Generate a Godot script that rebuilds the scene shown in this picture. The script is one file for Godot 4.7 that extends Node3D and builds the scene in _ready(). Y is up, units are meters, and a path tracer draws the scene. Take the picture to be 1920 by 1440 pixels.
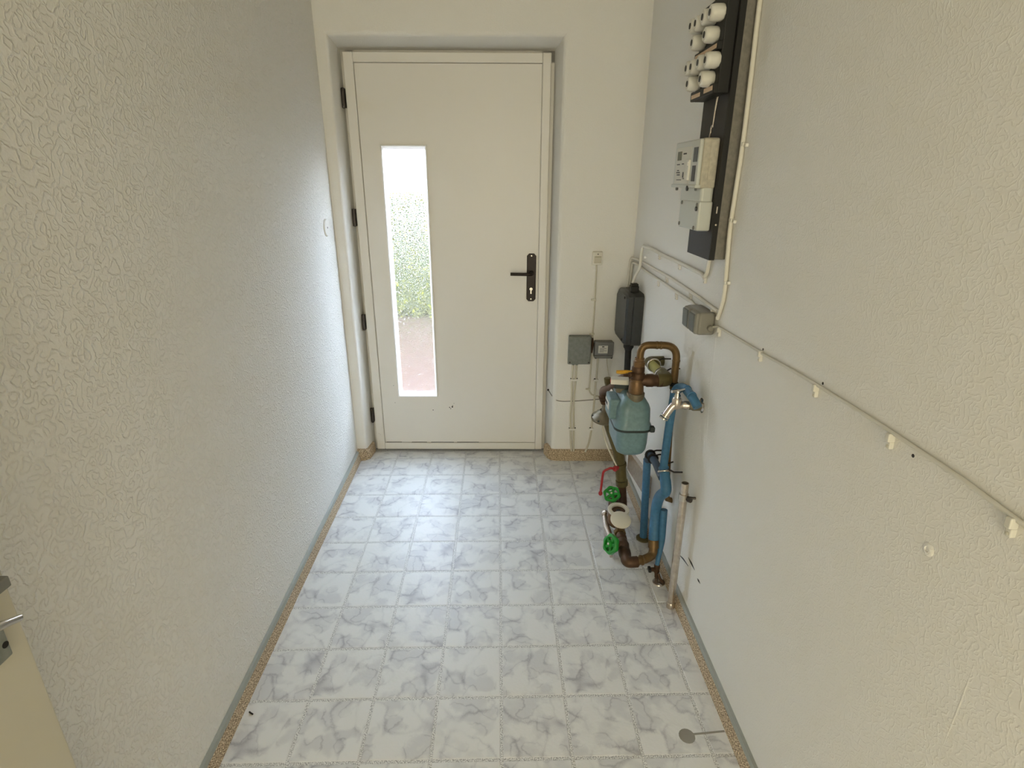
extends Node3D
# Hallway with a white front door, a gas meter, water pipes and an electricity meter board.
# y is up, metres. The door leaf's inner face lies at z = 0, the hall runs towards +z.

# ------------------------------------------------------------------ mesh builder
class MB:
	var v := PackedVector3Array()
	var n := PackedVector3Array()
	var t := PackedVector2Array()
	var ix := PackedInt32Array()

	func vert(p: Vector3, q: Vector3, uv := Vector2.ZERO) -> int:
		v.append(p); n.append(q); t.append(uv)
		return v.size() - 1

	func tri(a: int, b: int, c: int) -> void:      # a, b, c may run either way: turned to face its normals
		var g := (v[b] - v[a]).cross(v[c] - v[a])
		if g.dot(n[a] + n[b] + n[c]) > 0.0:
			ix.append_array(PackedInt32Array([a, c, b]))
		else:
			ix.append_array(PackedInt32Array([a, b, c]))

	func quad(a: Vector3, b: Vector3, c: Vector3, d: Vector3, nn: Vector3, uvs := []) -> MB:
		var k := v.size()
		var ps := [a, b, c, d]
		for i in 4:
			vert(ps[i], nn, uvs[i] if uvs.size() else Vector2.ZERO)
		tri(k, k + 1, k + 2)
		tri(k, k + 2, k + 3)
		return self

	func box(c: Vector3, s: Vector3, r := 0.0, bs := Basis()) -> MB:   # box with rounded edges
		var h := s * 0.5
		r = minf(r, minf(h.x, minf(h.y, h.z)) * 0.98)
		for ax in 3:
			for sg in [-1.0, 1.0]:
				var ua := (ax + 1) % 3
				var va := (ax + 2) % 3
				var ul := [-h[ua], -h[ua] + r * 0.4, -h[ua] + r, h[ua] - r, h[ua] - r * 0.4, h[ua]] if r > 0.0 else [-h[ua], h[ua]]
				var vl := [-h[va], -h[va] + r * 0.4, -h[va] + r, h[va] - r, h[va] - r * 0.4, h[va]] if r > 0.0 else [-h[va], h[va]]
				var k := v.size()
				for i in ul.size():
					for j in vl.size():
						var p := Vector3.ZERO
						p[ax] = sg * h[ax]; p[ua] = ul[i]; p[va] = vl[j]
						var nn := Vector3.ZERO
						nn[ax] = sg
						if r > 0.0:
							var q := Vector3(clampf(p.x, -h.x + r, h.x - r), clampf(p.y, -h.y + r, h.y - r), clampf(p.z, -h.z + r, h.z - r))
							nn = (p - q).normalized()
							p = q + nn * r
						vert(c + bs * p, bs * nn, Vector2(ul[i], vl[j]))
				var w := vl.size()
				for i in ul.size() - 1:
					for j in w - 1:
						var a := k + i * w + j
						tri(a, a + 1, a + w + 1)
						tri(a, a + w + 1, a + w)
		return self

	func tube(pts: Array, rad, sides := 12, caps := true) -> MB:       # rad: a number or one per point
		var m := pts.size()
		var up := Vector3.UP
		var d0: Vector3 = (pts[1] - pts[0]).normalized()
		if absf(d0.dot(up)) > 0.9: up = Vector3.RIGHT
		var x := d0.cross(up).normalized()
		var k := v.size()
		var run := 0.0
		for i in m:
			var d: Vector3 = (pts[mini(i + 1, m - 1)] - pts[maxi(i - 1, 0)]).normalized()
			x = (x - d * x.dot(d)).normalized()
			var y := d.cross(x)
			var r: float = rad[i] if rad is Array else rad
			if i > 0: run += pts[i].distance_to(pts[i - 1])
			for j in sides + 1:
				var a := TAU * j / sides
				var q := x * cos(a) + y * sin(a)
				vert(pts[i] + q * r, q, Vector2(float(j) / sides, run))
		for i in m - 1:
			for j in sides:
				var a := k + i * (sides + 1) + j
				tri(a, a + 1, a + sides + 2)
				tri(a, a + sides + 2, a + sides + 1)
		if caps:
			for e in [0, m - 1]:
				var d: Vector3 = (pts[0] - pts[1]).normalized() if e == 0 else (pts[m - 1] - pts[m - 2]).normalized()
				var c := vert(pts[e], d)
				var base := v.size()
				for j in sides + 1:
					vert(v[k + e * (sides + 1) + j], d)
				for j in sides:
					tri(c, base + j, base + j + 1)
		return self

	func lathe(o: Vector3, axis: Vector3, prof: Array, sides := 20) -> MB:   # prof: [radius, height along the axis]
		axis = axis.normalized()
		var up := Vector3.UP if absf(axis.y) < 0.9 else Vector3.RIGHT
		var x := axis.cross(up).normalized()
		var y := axis.cross(x)
		var segn := []
		for i in prof.size() - 1:
			segn.append(Vector2(prof[i + 1][1] - prof[i][1], -(prof[i + 1][0] - prof[i][0])).normalized())
		for i in prof.size() - 1:
			var na: Vector2 = segn[i]
			var nb: Vector2 = segn[i]
			if i > 0 and segn[i].dot(segn[i - 1]) > 0.75: na = (segn[i] + segn[i - 1]).normalized()
			if i < segn.size() - 1 and segn[i].dot(segn[i + 1]) > 0.75: nb = (segn[i] + segn[i + 1]).normalized()
			var k := v.size()
			for j in sides + 1:
				var a := TAU * j / sides
				var q := x * cos(a) + y * sin(a)
				vert(o + q * prof[i][0] + axis * prof[i][1], (q * na.x + axis * na.y).normalized(), Vector2(float(j) / sides, prof[i][1]))
				vert(o + q * prof[i + 1][0] + axis * prof[i + 1][1], (q * nb.x + axis * nb.y).normalized(), Vector2(float(j) / sides, prof[i + 1][1]))
			for j in sides:
				var a := k + j * 2
				if prof[i][0] > 1e-6: tri(a, a + 2, a + 1)
				if prof[i + 1][0] > 1e-6: tri(a + 1, a + 2, a + 3)
		return self

	func cyl(o: Vector3, axis: Vector3, r: float, h: float, bev := 0.0, sides := 18) -> MB:
		return lathe(o, axis, [[0.0, 0.0], [r - bev, 0.0], [r, bev], [r, h - bev], [r - bev, h], [0.0, h]] if bev > 0.0 else [[0.0, 0.0], [r, 0.0], [r, h], [0.0, h]], sides)

	func hexnut(o: Vector3, axis: Vector3, r: float, h: float) -> MB:
		axis = axis.normalized()
		var poly := PackedVector2Array()
		for i in 6: poly.append(Vector2(cos(TAU * i / 6.0), sin(TAU * i / 6.0)) * r)
		var up := Vector3.UP if absf(axis.y) < 0.9 else Vector3.RIGHT
		var x := up.cross(axis).normalized()
		return prism(poly, Transform3D(Basis(x, axis.cross(x), axis), o), h, r * 0.08)

	func prism(poly: PackedVector2Array, xf: Transform3D, depth: float, bev := 0.0, smooth := 0.75) -> MB:   # counter-clockwise outline, extruded along local z
		var m := poly.size()
		var en := []
		for i in m:
			var e := (poly[(i + 1) % m] - poly[i]).normalized()
			en.append(Vector2(e.y, -e.x))
		var inner := PackedVector2Array()
		for i in m:
			var a: Vector2 = en[(i + m - 1) % m]
			var b: Vector2 = en[i]
			var mid := (a + b).normalized()
			inner.append(poly[i] - mid * bev / maxf(mid.dot(b), 0.3))
		var rows := [[poly, 0.0], [poly, depth - bev]]
		if bev > 0.0: rows.append([inner, depth])
		for ri in rows.size() - 1:
			var up := 0.0 if ri == 0 else 1.0
			for i in m:
				var j := (i + 1) % m
				var nb: Vector2 = en[i]
				var n0 := nb
				var n1 := nb
				if nb.dot(en[(i + m - 1) % m]) > smooth: n0 = (nb + en[(i + m - 1) % m]).normalized()
				if nb.dot(en[j]) > smooth: n1 = (nb + en[j]).normalized()
				var k := v.size()
				for s in [[rows[ri], i, n0], [rows[ri], j, n1], [rows[ri + 1], j, n1], [rows[ri + 1], i, n0]]:
					var p2: Vector2 = s[0][0][s[1]]
					vert(xf * Vector3(p2.x, p2.y, s[0][1]), (xf.basis * Vector3(s[2].x, s[2].y, up).normalized()).normalized(), p2)
				tri(k, k + 1, k + 2); tri(k, k + 2, k + 3)
		var idx := Geometry2D.triangulate_polygon(poly)
		for cap in [[poly, 0.0, -1.0], [inner, depth, 1.0]]:
			var k := v.size()
			for p2 in cap[0]:
				vert(xf * Vector3(p2.x, p2.y, cap[1]), (xf.basis * Vector3(0, 0, cap[2])).normalized(), p2)
			for q in range(0, idx.size(), 3):
				tri(k + idx[q], k + idx[q + 1], k + idx[q + 2])
		return self

	func sweep(path: Array, prof: Array) -> MB:    # plan path (x, z); prof: [distance to the path's right-hand side, y]; for skirting
		var m := path.size()
		var nr := []
		for i in m:
			var d: Vector2 = (path[mini(i + 1, m - 1)] - path[maxi(i - 1, 0)]).normalized()
			nr.append(Vector2(-d.y, d.x))
		var run := 0.0
		for i in m - 1:
			var seg: float = path[i].distance_to(path[i + 1])
			var pl := 0.0
			for j in prof.size() - 1:
				var e := Vector2(prof[j + 1][0] - prof[j][0], prof[j + 1][1] - prof[j][1])
				var pn := Vector2(e.y, -e.x).normalized()
				var k := v.size()
				for s in [[i, j], [i + 1, j], [i + 1, j + 1], [i, j + 1]]:
					var b: Vector2 = path[s[0]] + nr[s[0]] * prof[s[1]][0]
					vert(Vector3(b.x, prof[s[1]][1], b.y), Vector3(nr[s[0]].x * pn.x, pn.y, nr[s[0]].y * pn.x).normalized(), Vector2(run + (seg if s[0] > i else 0.0), pl + (e.length() if s[1] > j else 0.0)))
				tri(k, k + 1, k + 2); tri(k, k + 2, k + 3)
				pl += e.length()
			run += seg
		for e in [0, m - 1]:
			var d3: Vector2 = (path[0] - path[1]).normalized() if e == 0 else (path[m - 1] - path[m - 2]).normalized()
			var k := v.size()
			for p in prof:
				var b: Vector2 = path[e] + nr[e] * p[0]
				vert(Vector3(b.x, p[1], b.y), Vector3(d3.x, 0, d3.y), Vector2(p[0], p[1]))
			for j in range(1, prof.size() - 1): tri(k, k + j, k + j + 1)
		return self

	func mesh(off := Vector3.ZERO) -> ArrayMesh:
		var a := []
		a.resize(Mesh.ARRAY_MAX)
		var w := v
		if off != Vector3.ZERO:
			w = PackedVector3Array()
			for p in v: w.append(p - off)
		a[Mesh.ARRAY_VERTEX] = w; a[Mesh.ARRAY_NORMAL] = n; a[Mesh.ARRAY_TEX_UV] = t; a[Mesh.ARRAY_INDEX] = ix
		var m := ArrayMesh.new()
		m.add_surface_from_arrays(Mesh.PRIMITIVE_TRIANGLES, a)
		return m

# ------------------------------------------------------------------ nodes
var M := {}
var rng := RandomNumberGenerator.new()

func V(x: float, y: float, z: float) -> Vector3: return Vector3(x, y, z)
func RW(z: float, y: float, off := 0.0) -> Vector3: return Vector3(0.7534 + 0.0162 * z - off, y, z)      # a point on the right wall
func LW(z: float, y: float, off := 0.0) -> Vector3: return Vector3(-0.7601 + 0.031 * z + off, y, z)      # and on the left one

func tag(o: Node3D, label: String, category: String, group := "", kind := "") -> void:
	o.set_meta("label", label)
	o.set_meta("category", category)
	if group: o.set_meta("group", group)
	if kind: o.set_meta("kind", kind)

func thing(called: String, label: String, category: String, at := Vector3.ZERO, group := "", kind := "") -> Node3D:
	var o := Node3D.new()
	var k := 0
	var free := called
	while has_node(free):
		k += 1
		free = "%s_%03d" % [called, k]
	o.name = free
	add_child(o, true)
	o.position = at
	tag(o, label, category, group, kind)
	return o

func org(parent: Node3D) -> Vector3:
	var p := Vector3.ZERO
	var o: Node = parent
	while o != self:
		p += o.position
		o = o.get_parent()
	return p

func part(parent: Node3D, called: String, mb: MB, m: Material, label := "") -> MeshInstance3D:   # mb in world coordinates
	var o := MeshInstance3D.new()
	o.name = called
	o.mesh = mb.mesh(org(parent))
	o.material_override = m
	parent.add_child(o, true)
	if label: o.set_meta("label", label)
	return o

func put(parent: Node3D, called: String, mesh: Mesh, m: Material, xf: Transform3D) -> MeshInstance3D:
	var o := MeshInstance3D.new()
	o.name = called
	o.mesh = mesh
	o.material_override = m
	parent.add_child(o, true)
	o.transform = Transform3D(xf.basis, xf.origin - org(parent))
	return o

func fillet(pts: Array, r: float, k := 5) -> Array:      # a path with rounded corners
	var out := [pts[0]]
	for i in range(1, pts.size() - 1):
		var a: Vector3 = pts[i - 1]
		var b: Vector3 = pts[i]
		var c: Vector3 = pts[i + 1]
		var q := minf(r, minf(a.distance_to(b), b.distance_to(c)) * 0.48)
		var p0 := b + (a - b).normalized() * q
		var p2 := b + (c - b).normalized() * q
		for s in k + 1:
			var u := float(s) / k
			out.append(p0.lerp(b, u).lerp(b.lerp(p2, u), u))
	out.append(pts[-1])
	return out

func aim(y_axis: Vector3, hint := Vector3.UP) -> Basis:    # a basis whose z axis is the given direction
	var z := y_axis.normalized()
	if absf(z.dot(hint)) > 0.95: hint = Vector3.RIGHT
	var x := hint.cross(z).normalized()
	return Basis(x, z.cross(x), z)

func mat(called: String, c: Color, rough := 0.6, metal := 0.0) -> StandardMaterial3D:
	var m := StandardMaterial3D.new()
	m.resource_name = called
	m.albedo_color = c
	m.roughness = rough
	m.metallic = metal
	M[called] = m
	return m

func ridged(sd: int, f: float, oct := 2, warp := 0.0, type := FastNoiseLite.FRACTAL_RIDGED) -> FastNoiseLite:
	var z := FastNoiseLite.new()
	z.seed = sd
	z.noise_type = FastNoiseLite.TYPE_SIMPLEX_SMOOTH
	z.frequency = f
	z.fractal_type = type
	z.fractal_octaves = oct
	if warp > 0.0:
		z.domain_warp_enabled = true
		z.domain_warp_amplitude = warp
		z.domain_warp_frequency = f * 0.7
		z.domain_warp_fractal_octaves = 3
	return z

func bytes(z: FastNoiseLite, s: int) -> PackedByteArray:
	var im := z.get_seamless_image(s, s, false, false, 0.04)
	im.convert(Image.FORMAT_L8)
	return im.get_data()

func tex(a: PackedByteArray, s: int, f: int) -> ImageTexture:
	return ImageTexture.create_from_image(Image.create_from_data(s, s, false, f, a))

func speckled(m: StandardMaterial3D, t: Texture2D, scale: float) -> void:     # wear over a plain colour
	m.albedo_texture = t
	m.uv1_triplanar = true
	m.uv1_world_triplanar = true
	m.uv1_scale = Vector3.ONE * scale

# ------------------------------------------------------------------ the scene
func _ready() -> void:
	rng.seed = 7
	var cam := Camera3D.new()
	cam.name = "camera"
	add_child(cam)
	cam.position = Vector3(0.1199, 1.5289, 2.9691)
	cam.basis = Basis.from_euler(Vector3(-0.3545, -0.0055, 0.0043))
	cam.fov = 69.614
	cam.near = 0.02
	cam.current = true

	var env := Environment.new()
	env.background_mode = Environment.BG_SKY
	var sm := ProceduralSkyMaterial.new()
	sm.sky_top_color = Color(0.80, 0.89, 1.0)
	sm.sky_horizon_color = Color(0.96, 0.98, 1.0)
	sm.ground_horizon_color = Color(0.62, 0.62, 0.6)
	sm.ground_bottom_color = Color(0.5, 0.5, 0.48)
	sm.sky_energy_multiplier = 1.0
	env.sky = Sky.new()
	env.sky.sky_material = sm
	env.background_energy_multiplier = 27.0
	env.tonemap_mode = Environment.TONE_MAPPER_LINEAR
	env.tonemap_exposure = 1.52
	env.sdfgi_enabled = true
	env.ssao_enabled = true
	env.ssil_enabled = true
	var we := WorldEnvironment.new()
	we.name = "world"
	we.environment = env
	add_child(we)

	var rear_fill := AreaLight3D.new()        # added warm fill light, standing in for unseen light behind the viewer
	rear_fill.name = "rear_fill_light"
	add_child(rear_fill)
	rear_fill.position = Vector3(0.05, 1.2, 5.22)
	rear_fill.area_size = Vector2(1.1, 2.0)
	rear_fill.light_color = Color(1.0, 0.968, 0.84)
	rear_fill.light_energy = 2.15
	rear_fill.shadow_enabled = true

	materials()
	room()
	outside()
	front_door()
	open_door()
	left_wall_things()
	back_wall_things()
	meter_board()
	wall_cables()
	gas()
	water()

func materials() -> void:
	# wallpaper: raised squiggles under many coats of white paint
	var s := 1024
	var a := bytes(ridged(11, 0.022, 1, 16.0), s)
	var a2 := bytes(ridged(14, 0.035, 1, 10.0), s)
	var mk := bytes(ridged(13, 0.012, 2, 0.0, FastNoiseLite.FRACTAL_FBM), s)
	var b := bytes(ridged(12, 0.06, 3, 0.0, FastNoiseLite.FRACTAL_FBM), s)
	var h := PackedByteArray()
	h.resize(s * s)
	for i in s * s:
		var r := clampf((a[i] - 185) / 70.0, 0.0, 1.0) * clampf((mk[i] - 90) / 50.0, 0.0, 1.0)
		var r2 := clampf((a2[i] - 185) / 70.0, 0.0, 1.0) * clampf((190 - mk[i]) / 60.0, 0.0, 1.0)
		h[i] = int(clampf(maxf(r, r2 * 0.8) * 190.0 + b[i] * 0.22, 0, 255))
	var ht := tex(h, s, Image.FORMAT_L8)
	var w := mat("wallpaper", Color(0.915, 0.905, 0.88), 0.62)
	w.heightmap_enabled = true
	w.heightmap_texture = ht
	w.heightmap_scale = 0.30
	w.uv1_triplanar = true
	w.uv1_world_triplanar = true
	w.uv1_scale = Vector3.ONE * 1.35
	var w2: StandardMaterial3D = w.duplicate()
	w2.resource_name = "fine_wallpaper"
	w2.heightmap_scale = 0.055
	w2.uv1_scale = Vector3.ONE * 2.1
	M.fine_wallpaper = w2
	mat("plaster", Color(0.90, 0.89, 0.86), 0.5)
	# marbled floor
	var v1 := bytes(ridged(21, 0.0045, 1, 60.0), s)
	var v2 := bytes(ridged(22, 0.010, 1, 34.0), s)
	var c1 := bytes(ridged(23, 0.006, 3, 60.0, FastNoiseLite.FRACTAL_FBM), s)
	var rgb := PackedByteArray()
	rgb.resize(s * s * 3)
	var hf := PackedByteArray()
	hf.resize(s * s)
	for i in s * s:
		var cl := (c1[i] - 128) / 128.0
		var f1 := clampf((v1[i] - 200) / 55.0, 0.0, 1.0)
		var f2 := clampf((v2[i] - 200) / 55.0, 0.0, 1.0)
		var vein := clampf(f1 * f1 * clampf(0.55 - cl * 0.8, 0.1, 1.0) + f2 * f2 * 0.8 * clampf(0.35 - cl * 1.2, 0.0, 1.0), 0.0, 1.0)
		var dark := vein * 38.0 + clampf(0.12 - cl, 0.0, 0.5) * 32.0
		rgb[i * 3] = int(clampf(226.0 - dark * 1.03, 0, 255))
		rgb[i * 3 + 1] = int(clampf(225.5 - dark * 1.06, 0, 255))
		rgb[i * 3 + 2] = int(clampf(222.0 - dark * 0.93, 0, 255))
		hf[i] = int(clampf(b[i] * 0.7 + 90.0 - vein * 60.0, 0, 255))
	var fm := mat("marbled_vinyl", Color.WHITE, 0.45)
	fm.albedo_texture = tex(rgb, s, Image.FORMAT_RGB8)
	fm.heightmap_enabled = true
	fm.heightmap_texture = tex(hf, s, Image.FORMAT_L8)
	fm.heightmap_scale = 0.035
	# granular joints between the tiles
	s = 256
	var g := bytes(ridged(31, 0.16, 2, 0.0, FastNoiseLite.FRACTAL_FBM), s)
	var jr := PackedByteArray()
	jr.resize(s * s * 3)
	for i in s * s:
		var d := 204.0 + clampf((g[i] - 128.0) * 0.8, -46.0, 30.0)
		jr[i * 3] = int(d); jr[i * 3 + 1] = int(d * 0.995); jr[i * 3 + 2] = int(d * 0.98)
	var jm := mat("joint_granules", Color.WHITE, 0.45)
	jm.albedo_texture = tex(jr, s, Image.FORMAT_RGB8)
	jm.uv1_triplanar = true
	jm.uv1_world_triplanar = true
	jm.uv1_scale = Vector3.ONE * 5.0
	# flecked carpet strip of the skirting
	var q1 := bytes(ridged(41, 0.11, 2, 8.0, FastNoiseLite.FRACTAL_FBM), s)
	var cr := PackedByteArray()
	cr.resize(s * s * 3)
	for i in s * s:
		var x := i % s
		var y := i / s
		var hb := 16.0 if ((x + y * (1 if (x / 32) % 2 == 0 else -1) + 4096) / 5) % 2 == 0 else -15.0
		var d := hb + (q1[i] - 128) * 0.75
		cr[i * 3] = int(clampf(186 + d, 0, 255)); cr[i * 3 + 1] = int(clampf(165 + d, 0, 255)); cr[i * 3 + 2] = int(clampf(136 + d * 0.9, 0, 255))
	var cm := mat("carpet_strip", Color(0.95, 0.95, 0.95), 0.95)
	cm.albedo_texture = tex(cr, s, Image.FORMAT_RGB8)
	cm.uv1_scale = Vector3(5, 5, 1)
	mat("grey_vinyl", Color(0.60, 0.61, 0.58), 0.5)
	# wear for metals and plastics
	var wr := bytes(ridged(51, 0.03, 4, 12.0, FastNoiseLite.FRACTAL_FBM), s)
	var we := PackedByteArray()
	we.resize(s * s * 3)
	for i in s * s:
		var d := clampf(240.0 + (wr[i] - 128) * 0.16, 120.0, 255.0)
		we[i * 3] = int(d); we[i * 3 + 1] = int(d * 0.985); we[i * 3 + 2] = int(d * 0.96)
	var wear := tex(we, s, Image.FORMAT_RGB8)
	mat("door_paint", Color(0.90, 0.885, 0.855), 0.38)
	mat("bead_paint", Color(0.95, 0.945, 0.93), 0.35)
	mat("dark_bronze", Color(0.13, 0.095, 0.085), 0.4, 0.5)
	mat("hinge_steel", Color(0.30, 0.28, 0.27), 0.35, 0.8)
	mat("chrome", Color(0.78, 0.76, 0.73), 0.22, 1.0)
	mat("dull_zinc", Color(0.84, 0.81, 0.79), 0.27, 0.85)
	mat("cable_white", Color(0.88, 0.865, 0.82), 0.5)
	mat("cable_cream", Color(0.80, 0.775, 0.70), 0.55)
	mat("clip_white", Color(0.90, 0.89, 0.86), 0.5)
	mat("painted_over", Color(0.85, 0.838, 0.80), 0.6)
	mat("nail", Color(0.16, 0.14, 0.13), 0.5, 0.6)
	mat("black_plastic", Color(0.045, 0.042, 0.040), 0.55)
	mat("brown_black", Color(0.13, 0.115, 0.105), 0.6)
	mat("dark_grey_box", Color(0.215, 0.23, 0.235), 0.42)
	mat("grey_box", Color(0.50, 0.525, 0.52), 0.5)
	mat("mid_grey_box", Color(0.46, 0.46, 0.45), 0.5)
	mat("switch_grey", Color(0.52, 0.51, 0.48), 0.45)
	mat("rocker_grey", Color(0.34, 0.36, 0.36), 0.4)
	mat("board_grey", Color(0.53, 0.52, 0.50), 0.7)
	mat("meter_grey", Color(0.77, 0.755, 0.705), 0.45)
	mat("meter_cover", Color(0.775, 0.785, 0.76), 0.3)
	mat("ceramic", Color(0.86, 0.85, 0.81), 0.28)
	mat("label_cream", Color(0.83, 0.72, 0.60), 0.6)
	mat("paper", Color(0.85, 0.84, 0.80), 0.7)
	mat("print_dark", Color(0.18, 0.18, 0.18), 0.6)
	mat("print_red", Color(0.72, 0.22, 0.2), 0.6)
	mat("display", Color(0.33, 0.36, 0.33), 0.2)
	mat("gas_blue", Color(0.43, 0.555, 0.60), 0.38)
	mat("gas_seam", Color(0.16, 0.20, 0.21), 0.6)
	mat("copper_old", Color(0.46, 0.365, 0.23), 0.42, 0.5)
	mat("brass_old", Color(0.50, 0.39, 0.27), 0.42, 0.5)
	mat("brass_dark", Color(0.36, 0.27, 0.205), 0.5, 0.6)
	mat("gas_olive", Color(0.37, 0.34, 0.20), 0.55, 0.1)
	mat("gas_yellow", Color(0.60, 0.57, 0.25), 0.5)
	mat("lever_yellow", Color(0.80, 0.60, 0.14), 0.5)
	mat("lever_red", Color(0.62, 0.12, 0.14), 0.4)
	mat("blue_pipe", Color(0.25, 0.46, 0.62), 0.5)
	mat("blue_dark", Color(0.20, 0.27, 0.34), 0.6)
	mat("wheel_green", Color(0.10, 0.52, 0.16), 0.35)
	mat("regulator", Color(0.49, 0.465, 0.40), 0.45, 0.4)
	mat("seal_black", Color(0.06, 0.055, 0.05), 0.7)
	mat("lid_cream", Color(0.84, 0.815, 0.74), 0.4)
	mat("stain", Color(0.55, 0.53, 0.49), 0.6)
	for k in ["gas_blue", "copper_old", "brass_old", "brass_dark", "gas_olive", "blue_pipe", "grey_box", "dark_grey_box", "board_grey", "regulator", "dull_zinc", "brown_black", "meter_grey"]:
		speckled(M[k], wear, 6.0)
	mat("leaf_door", Color(0.76, 0.735, 0.665), 0.45)
	var gl := mat("glass", Color(1, 1, 1, 0.04), 0.05)
	gl.transparency = BaseMaterial3D.TRANSPARENCY_ALPHA
	var rg := mat("relief_glass", Color(1, 1, 1, 0.0), 0.08)
	rg.refraction_enabled = true
	rg.refraction_scale = 0.05
	var fw := mat("added_glow_pane", Color(0.9, 0.88, 0.84), 0.6)  # added glow: opaque unseen pane giving warm fill, keeping the sky out
	fw.emission_enabled = true
	fw.emission = Color(1.0, 0.95, 0.85)
	fw.emission_energy_multiplier = 0.8
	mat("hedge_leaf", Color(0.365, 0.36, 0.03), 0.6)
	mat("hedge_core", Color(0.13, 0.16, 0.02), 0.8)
	mat("paving", Color(0.225, 0.166, 0.138), 0.8)
	mat("render_white", Color(0.93, 0.93, 0.92), 0.8)
	for k in ["hedge_leaf", "hedge_core", "paving", "render_white"]:
		M[k].specular_mode = BaseMaterial3D.SPECULAR_DISABLED       # dull outdoor surfaces
		M[k].roughness = 1.0
	mat("roof_grey", Color(0.4, 0.38, 0.37), 0.8)

# ------------------------------------------------------------------ room shell
func room() -> void:
	var flat := Transform3D(Basis(Vector3(1, 0, 0), Vector3(0, 0, 1), Vector3(0, -1, 0)), Vector3.ZERO)   # outlines drawn in (x, z)
	var up := func(poly: PackedVector2Array, y0: float, y1: float, mb: MB) -> MB:    # plan outline -> wall
		var p := poly.duplicate()
		if Geometry2D.is_polygon_clockwise(p) == false: pass
		var area := 0.0
		for i in p.size(): area += p[i].cross(p[(i + 1) % p.size()])
		if area < 0.0: p.reverse()
		return mb.prism(p, Transform3D(flat.basis, Vector3(0, y1, 0)), y1 - y0, 0.0, 0.8)
	var z1 := 5.3
	var l := thing("wall_left", "long bare wall with white rough textured wallpaper, brighter beside the front door", "wall", V(-0.76, 0, 2), "", "structure")
	part(l, "wallpaper", up.call(PackedVector2Array([Vector2(-0.7632, -0.1), Vector2(-0.7601 + 0.031 * z1, z1), Vector2(-1.0, z1), Vector2(-1.0, -0.1)]), -0.05, 2.52, MB.new()), M.wallpaper)
	var r := thing("wall_right", "long white wall that carries the meters, pipes and surface cables", "wall", V(0.78, 0, 2), "", "structure")
	part(r, "wallpaper", up.call(PackedVector2Array([Vector2(0.7518, -0.1), Vector2(0.7534 + 0.0162 * z1, z1), Vector2(1.1, z1), Vector2(1.1, -0.1)]), -0.05, 2.52, MB.new()), M.fine_wallpaper)
	part(r, "wallpaper_seam", MB.new().tube([RW(2.364, 0.94, -0.0034), RW(2.366, 0.80, -0.0026), RW(2.364, 0.62, -0.0034)], 0.0032, 12).tube([RW(2.364, 0.57, -0.0034), RW(2.37, 0.40, -0.0026)], 0.0032, 12), M.fine_wallpaper)
	part(r, "painted_conduit", MB.new().tube([RW(1.279, 1.063, -0.0093), RW(1.288, 0.88, -0.0096), RW(1.36, 0.5, -0.0099), RW(1.415, 0.238, -0.0105)], 0.0105, 24), M.fine_wallpaper)
	part(r, "wall_plug", MB.new().lathe(RW(2.236, 0.978, -0.001), V(-1, 0, 0), [[0.013, 0.0], [0.010, 0.003], [0.005, 0.0035], [0.004, 0.0015], [0.0, 0.0015]], 14), M.fine_wallpaper)
	part(r, "paint_crack", crack([[1.21, 0.183], [1.26, 0.20], [1.313, 0.21]]).tube([RW(1.303, 0.24, 0.0), RW(1.34, 0.243, 0.001), RW(1.373, 0.24, 0.0)], [0.001, 0.0035, 0.001], 6).tube([RW(1.406, 0.231, 0.0), RW(1.42, 0.233, 0.001), RW(1.433, 0.232, 0.0)], [0.001, 0.003, 0.001], 6), M.print_dark, "dark crack in the paint")
	var bk := thing("wall_back", "white end wall around the recessed front door", "wall", V(0, 0, 0.05), "", "structure")
	var rnd := [Vector2(0.335, -0.125), Vector2(0.335, -0.02), Vector2(0.362, 0.066)]
	for i in 7:
		var a := PI - 0.3 - (PI * 0.5 - 0.3) * i / 6.0
		rnd.append(Vector2(0.386 + cos(a) * 0.024, 0.076 + sin(a) * 0.024))
	rnd.append_array([Vector2(1.0, 0.1), Vector2(1.0, -0.125)])
	part(bk, "door_side_pier", up.call(PackedVector2Array(rnd), -0.05, 2.52, MB.new()), M.fine_wallpaper)
	var lr := [Vector2(-0.69, -0.125), Vector2(-0.688, -0.02), Vector2(-0.70, 0.08)]
	for i in 5:
		var a := 0.15 + (PI * 0.5 - 0.15) * i / 4.0
		lr.append(Vector2(-0.7155 + cos(a) * 0.014, 0.086 + sin(a) * 0.014))
	lr.append_array([Vector2(-1.0, 0.1), Vector2(-1.0, -0.125)])
	part(bk, "hinge_side_pier", up.call(PackedVector2Array(lr), -0.05, 2.52, MB.new()), M.fine_wallpaper)
	var lint := [Vector2(-0.125, 2.105), Vector2(-0.02, 2.105), Vector2(0.066, 2.130)]
	for i in 7:
		var a := -PI * 0.5 + 0.3 + (PI * 0.5 - 0.3) * i / 6.0
		lint.append(Vector2(0.076 + cos(a) * 0.024, 2.155 + sin(a) * 0.024))
	lint.append_array([Vector2(0.1, 2.52), Vector2(-0.125, 2.52)])
	part(bk, "lintel", MB.new().prism(PackedVector2Array(lint), Transform3D(Basis(Vector3(0, 0, 1), Vector3(0, 1, 0), Vector3(-1, 0, 0)), V(0.386, 0, 0)), 1.1015), M.fine_wallpaper)
	# behind the camera: an end wall with an added glowing pane for fill light
	var re := thing("wall_rear", "white end wall behind the viewer with an opening for an added glowing pane", "wall", V(0, 0, z1), "", "structure")
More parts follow.
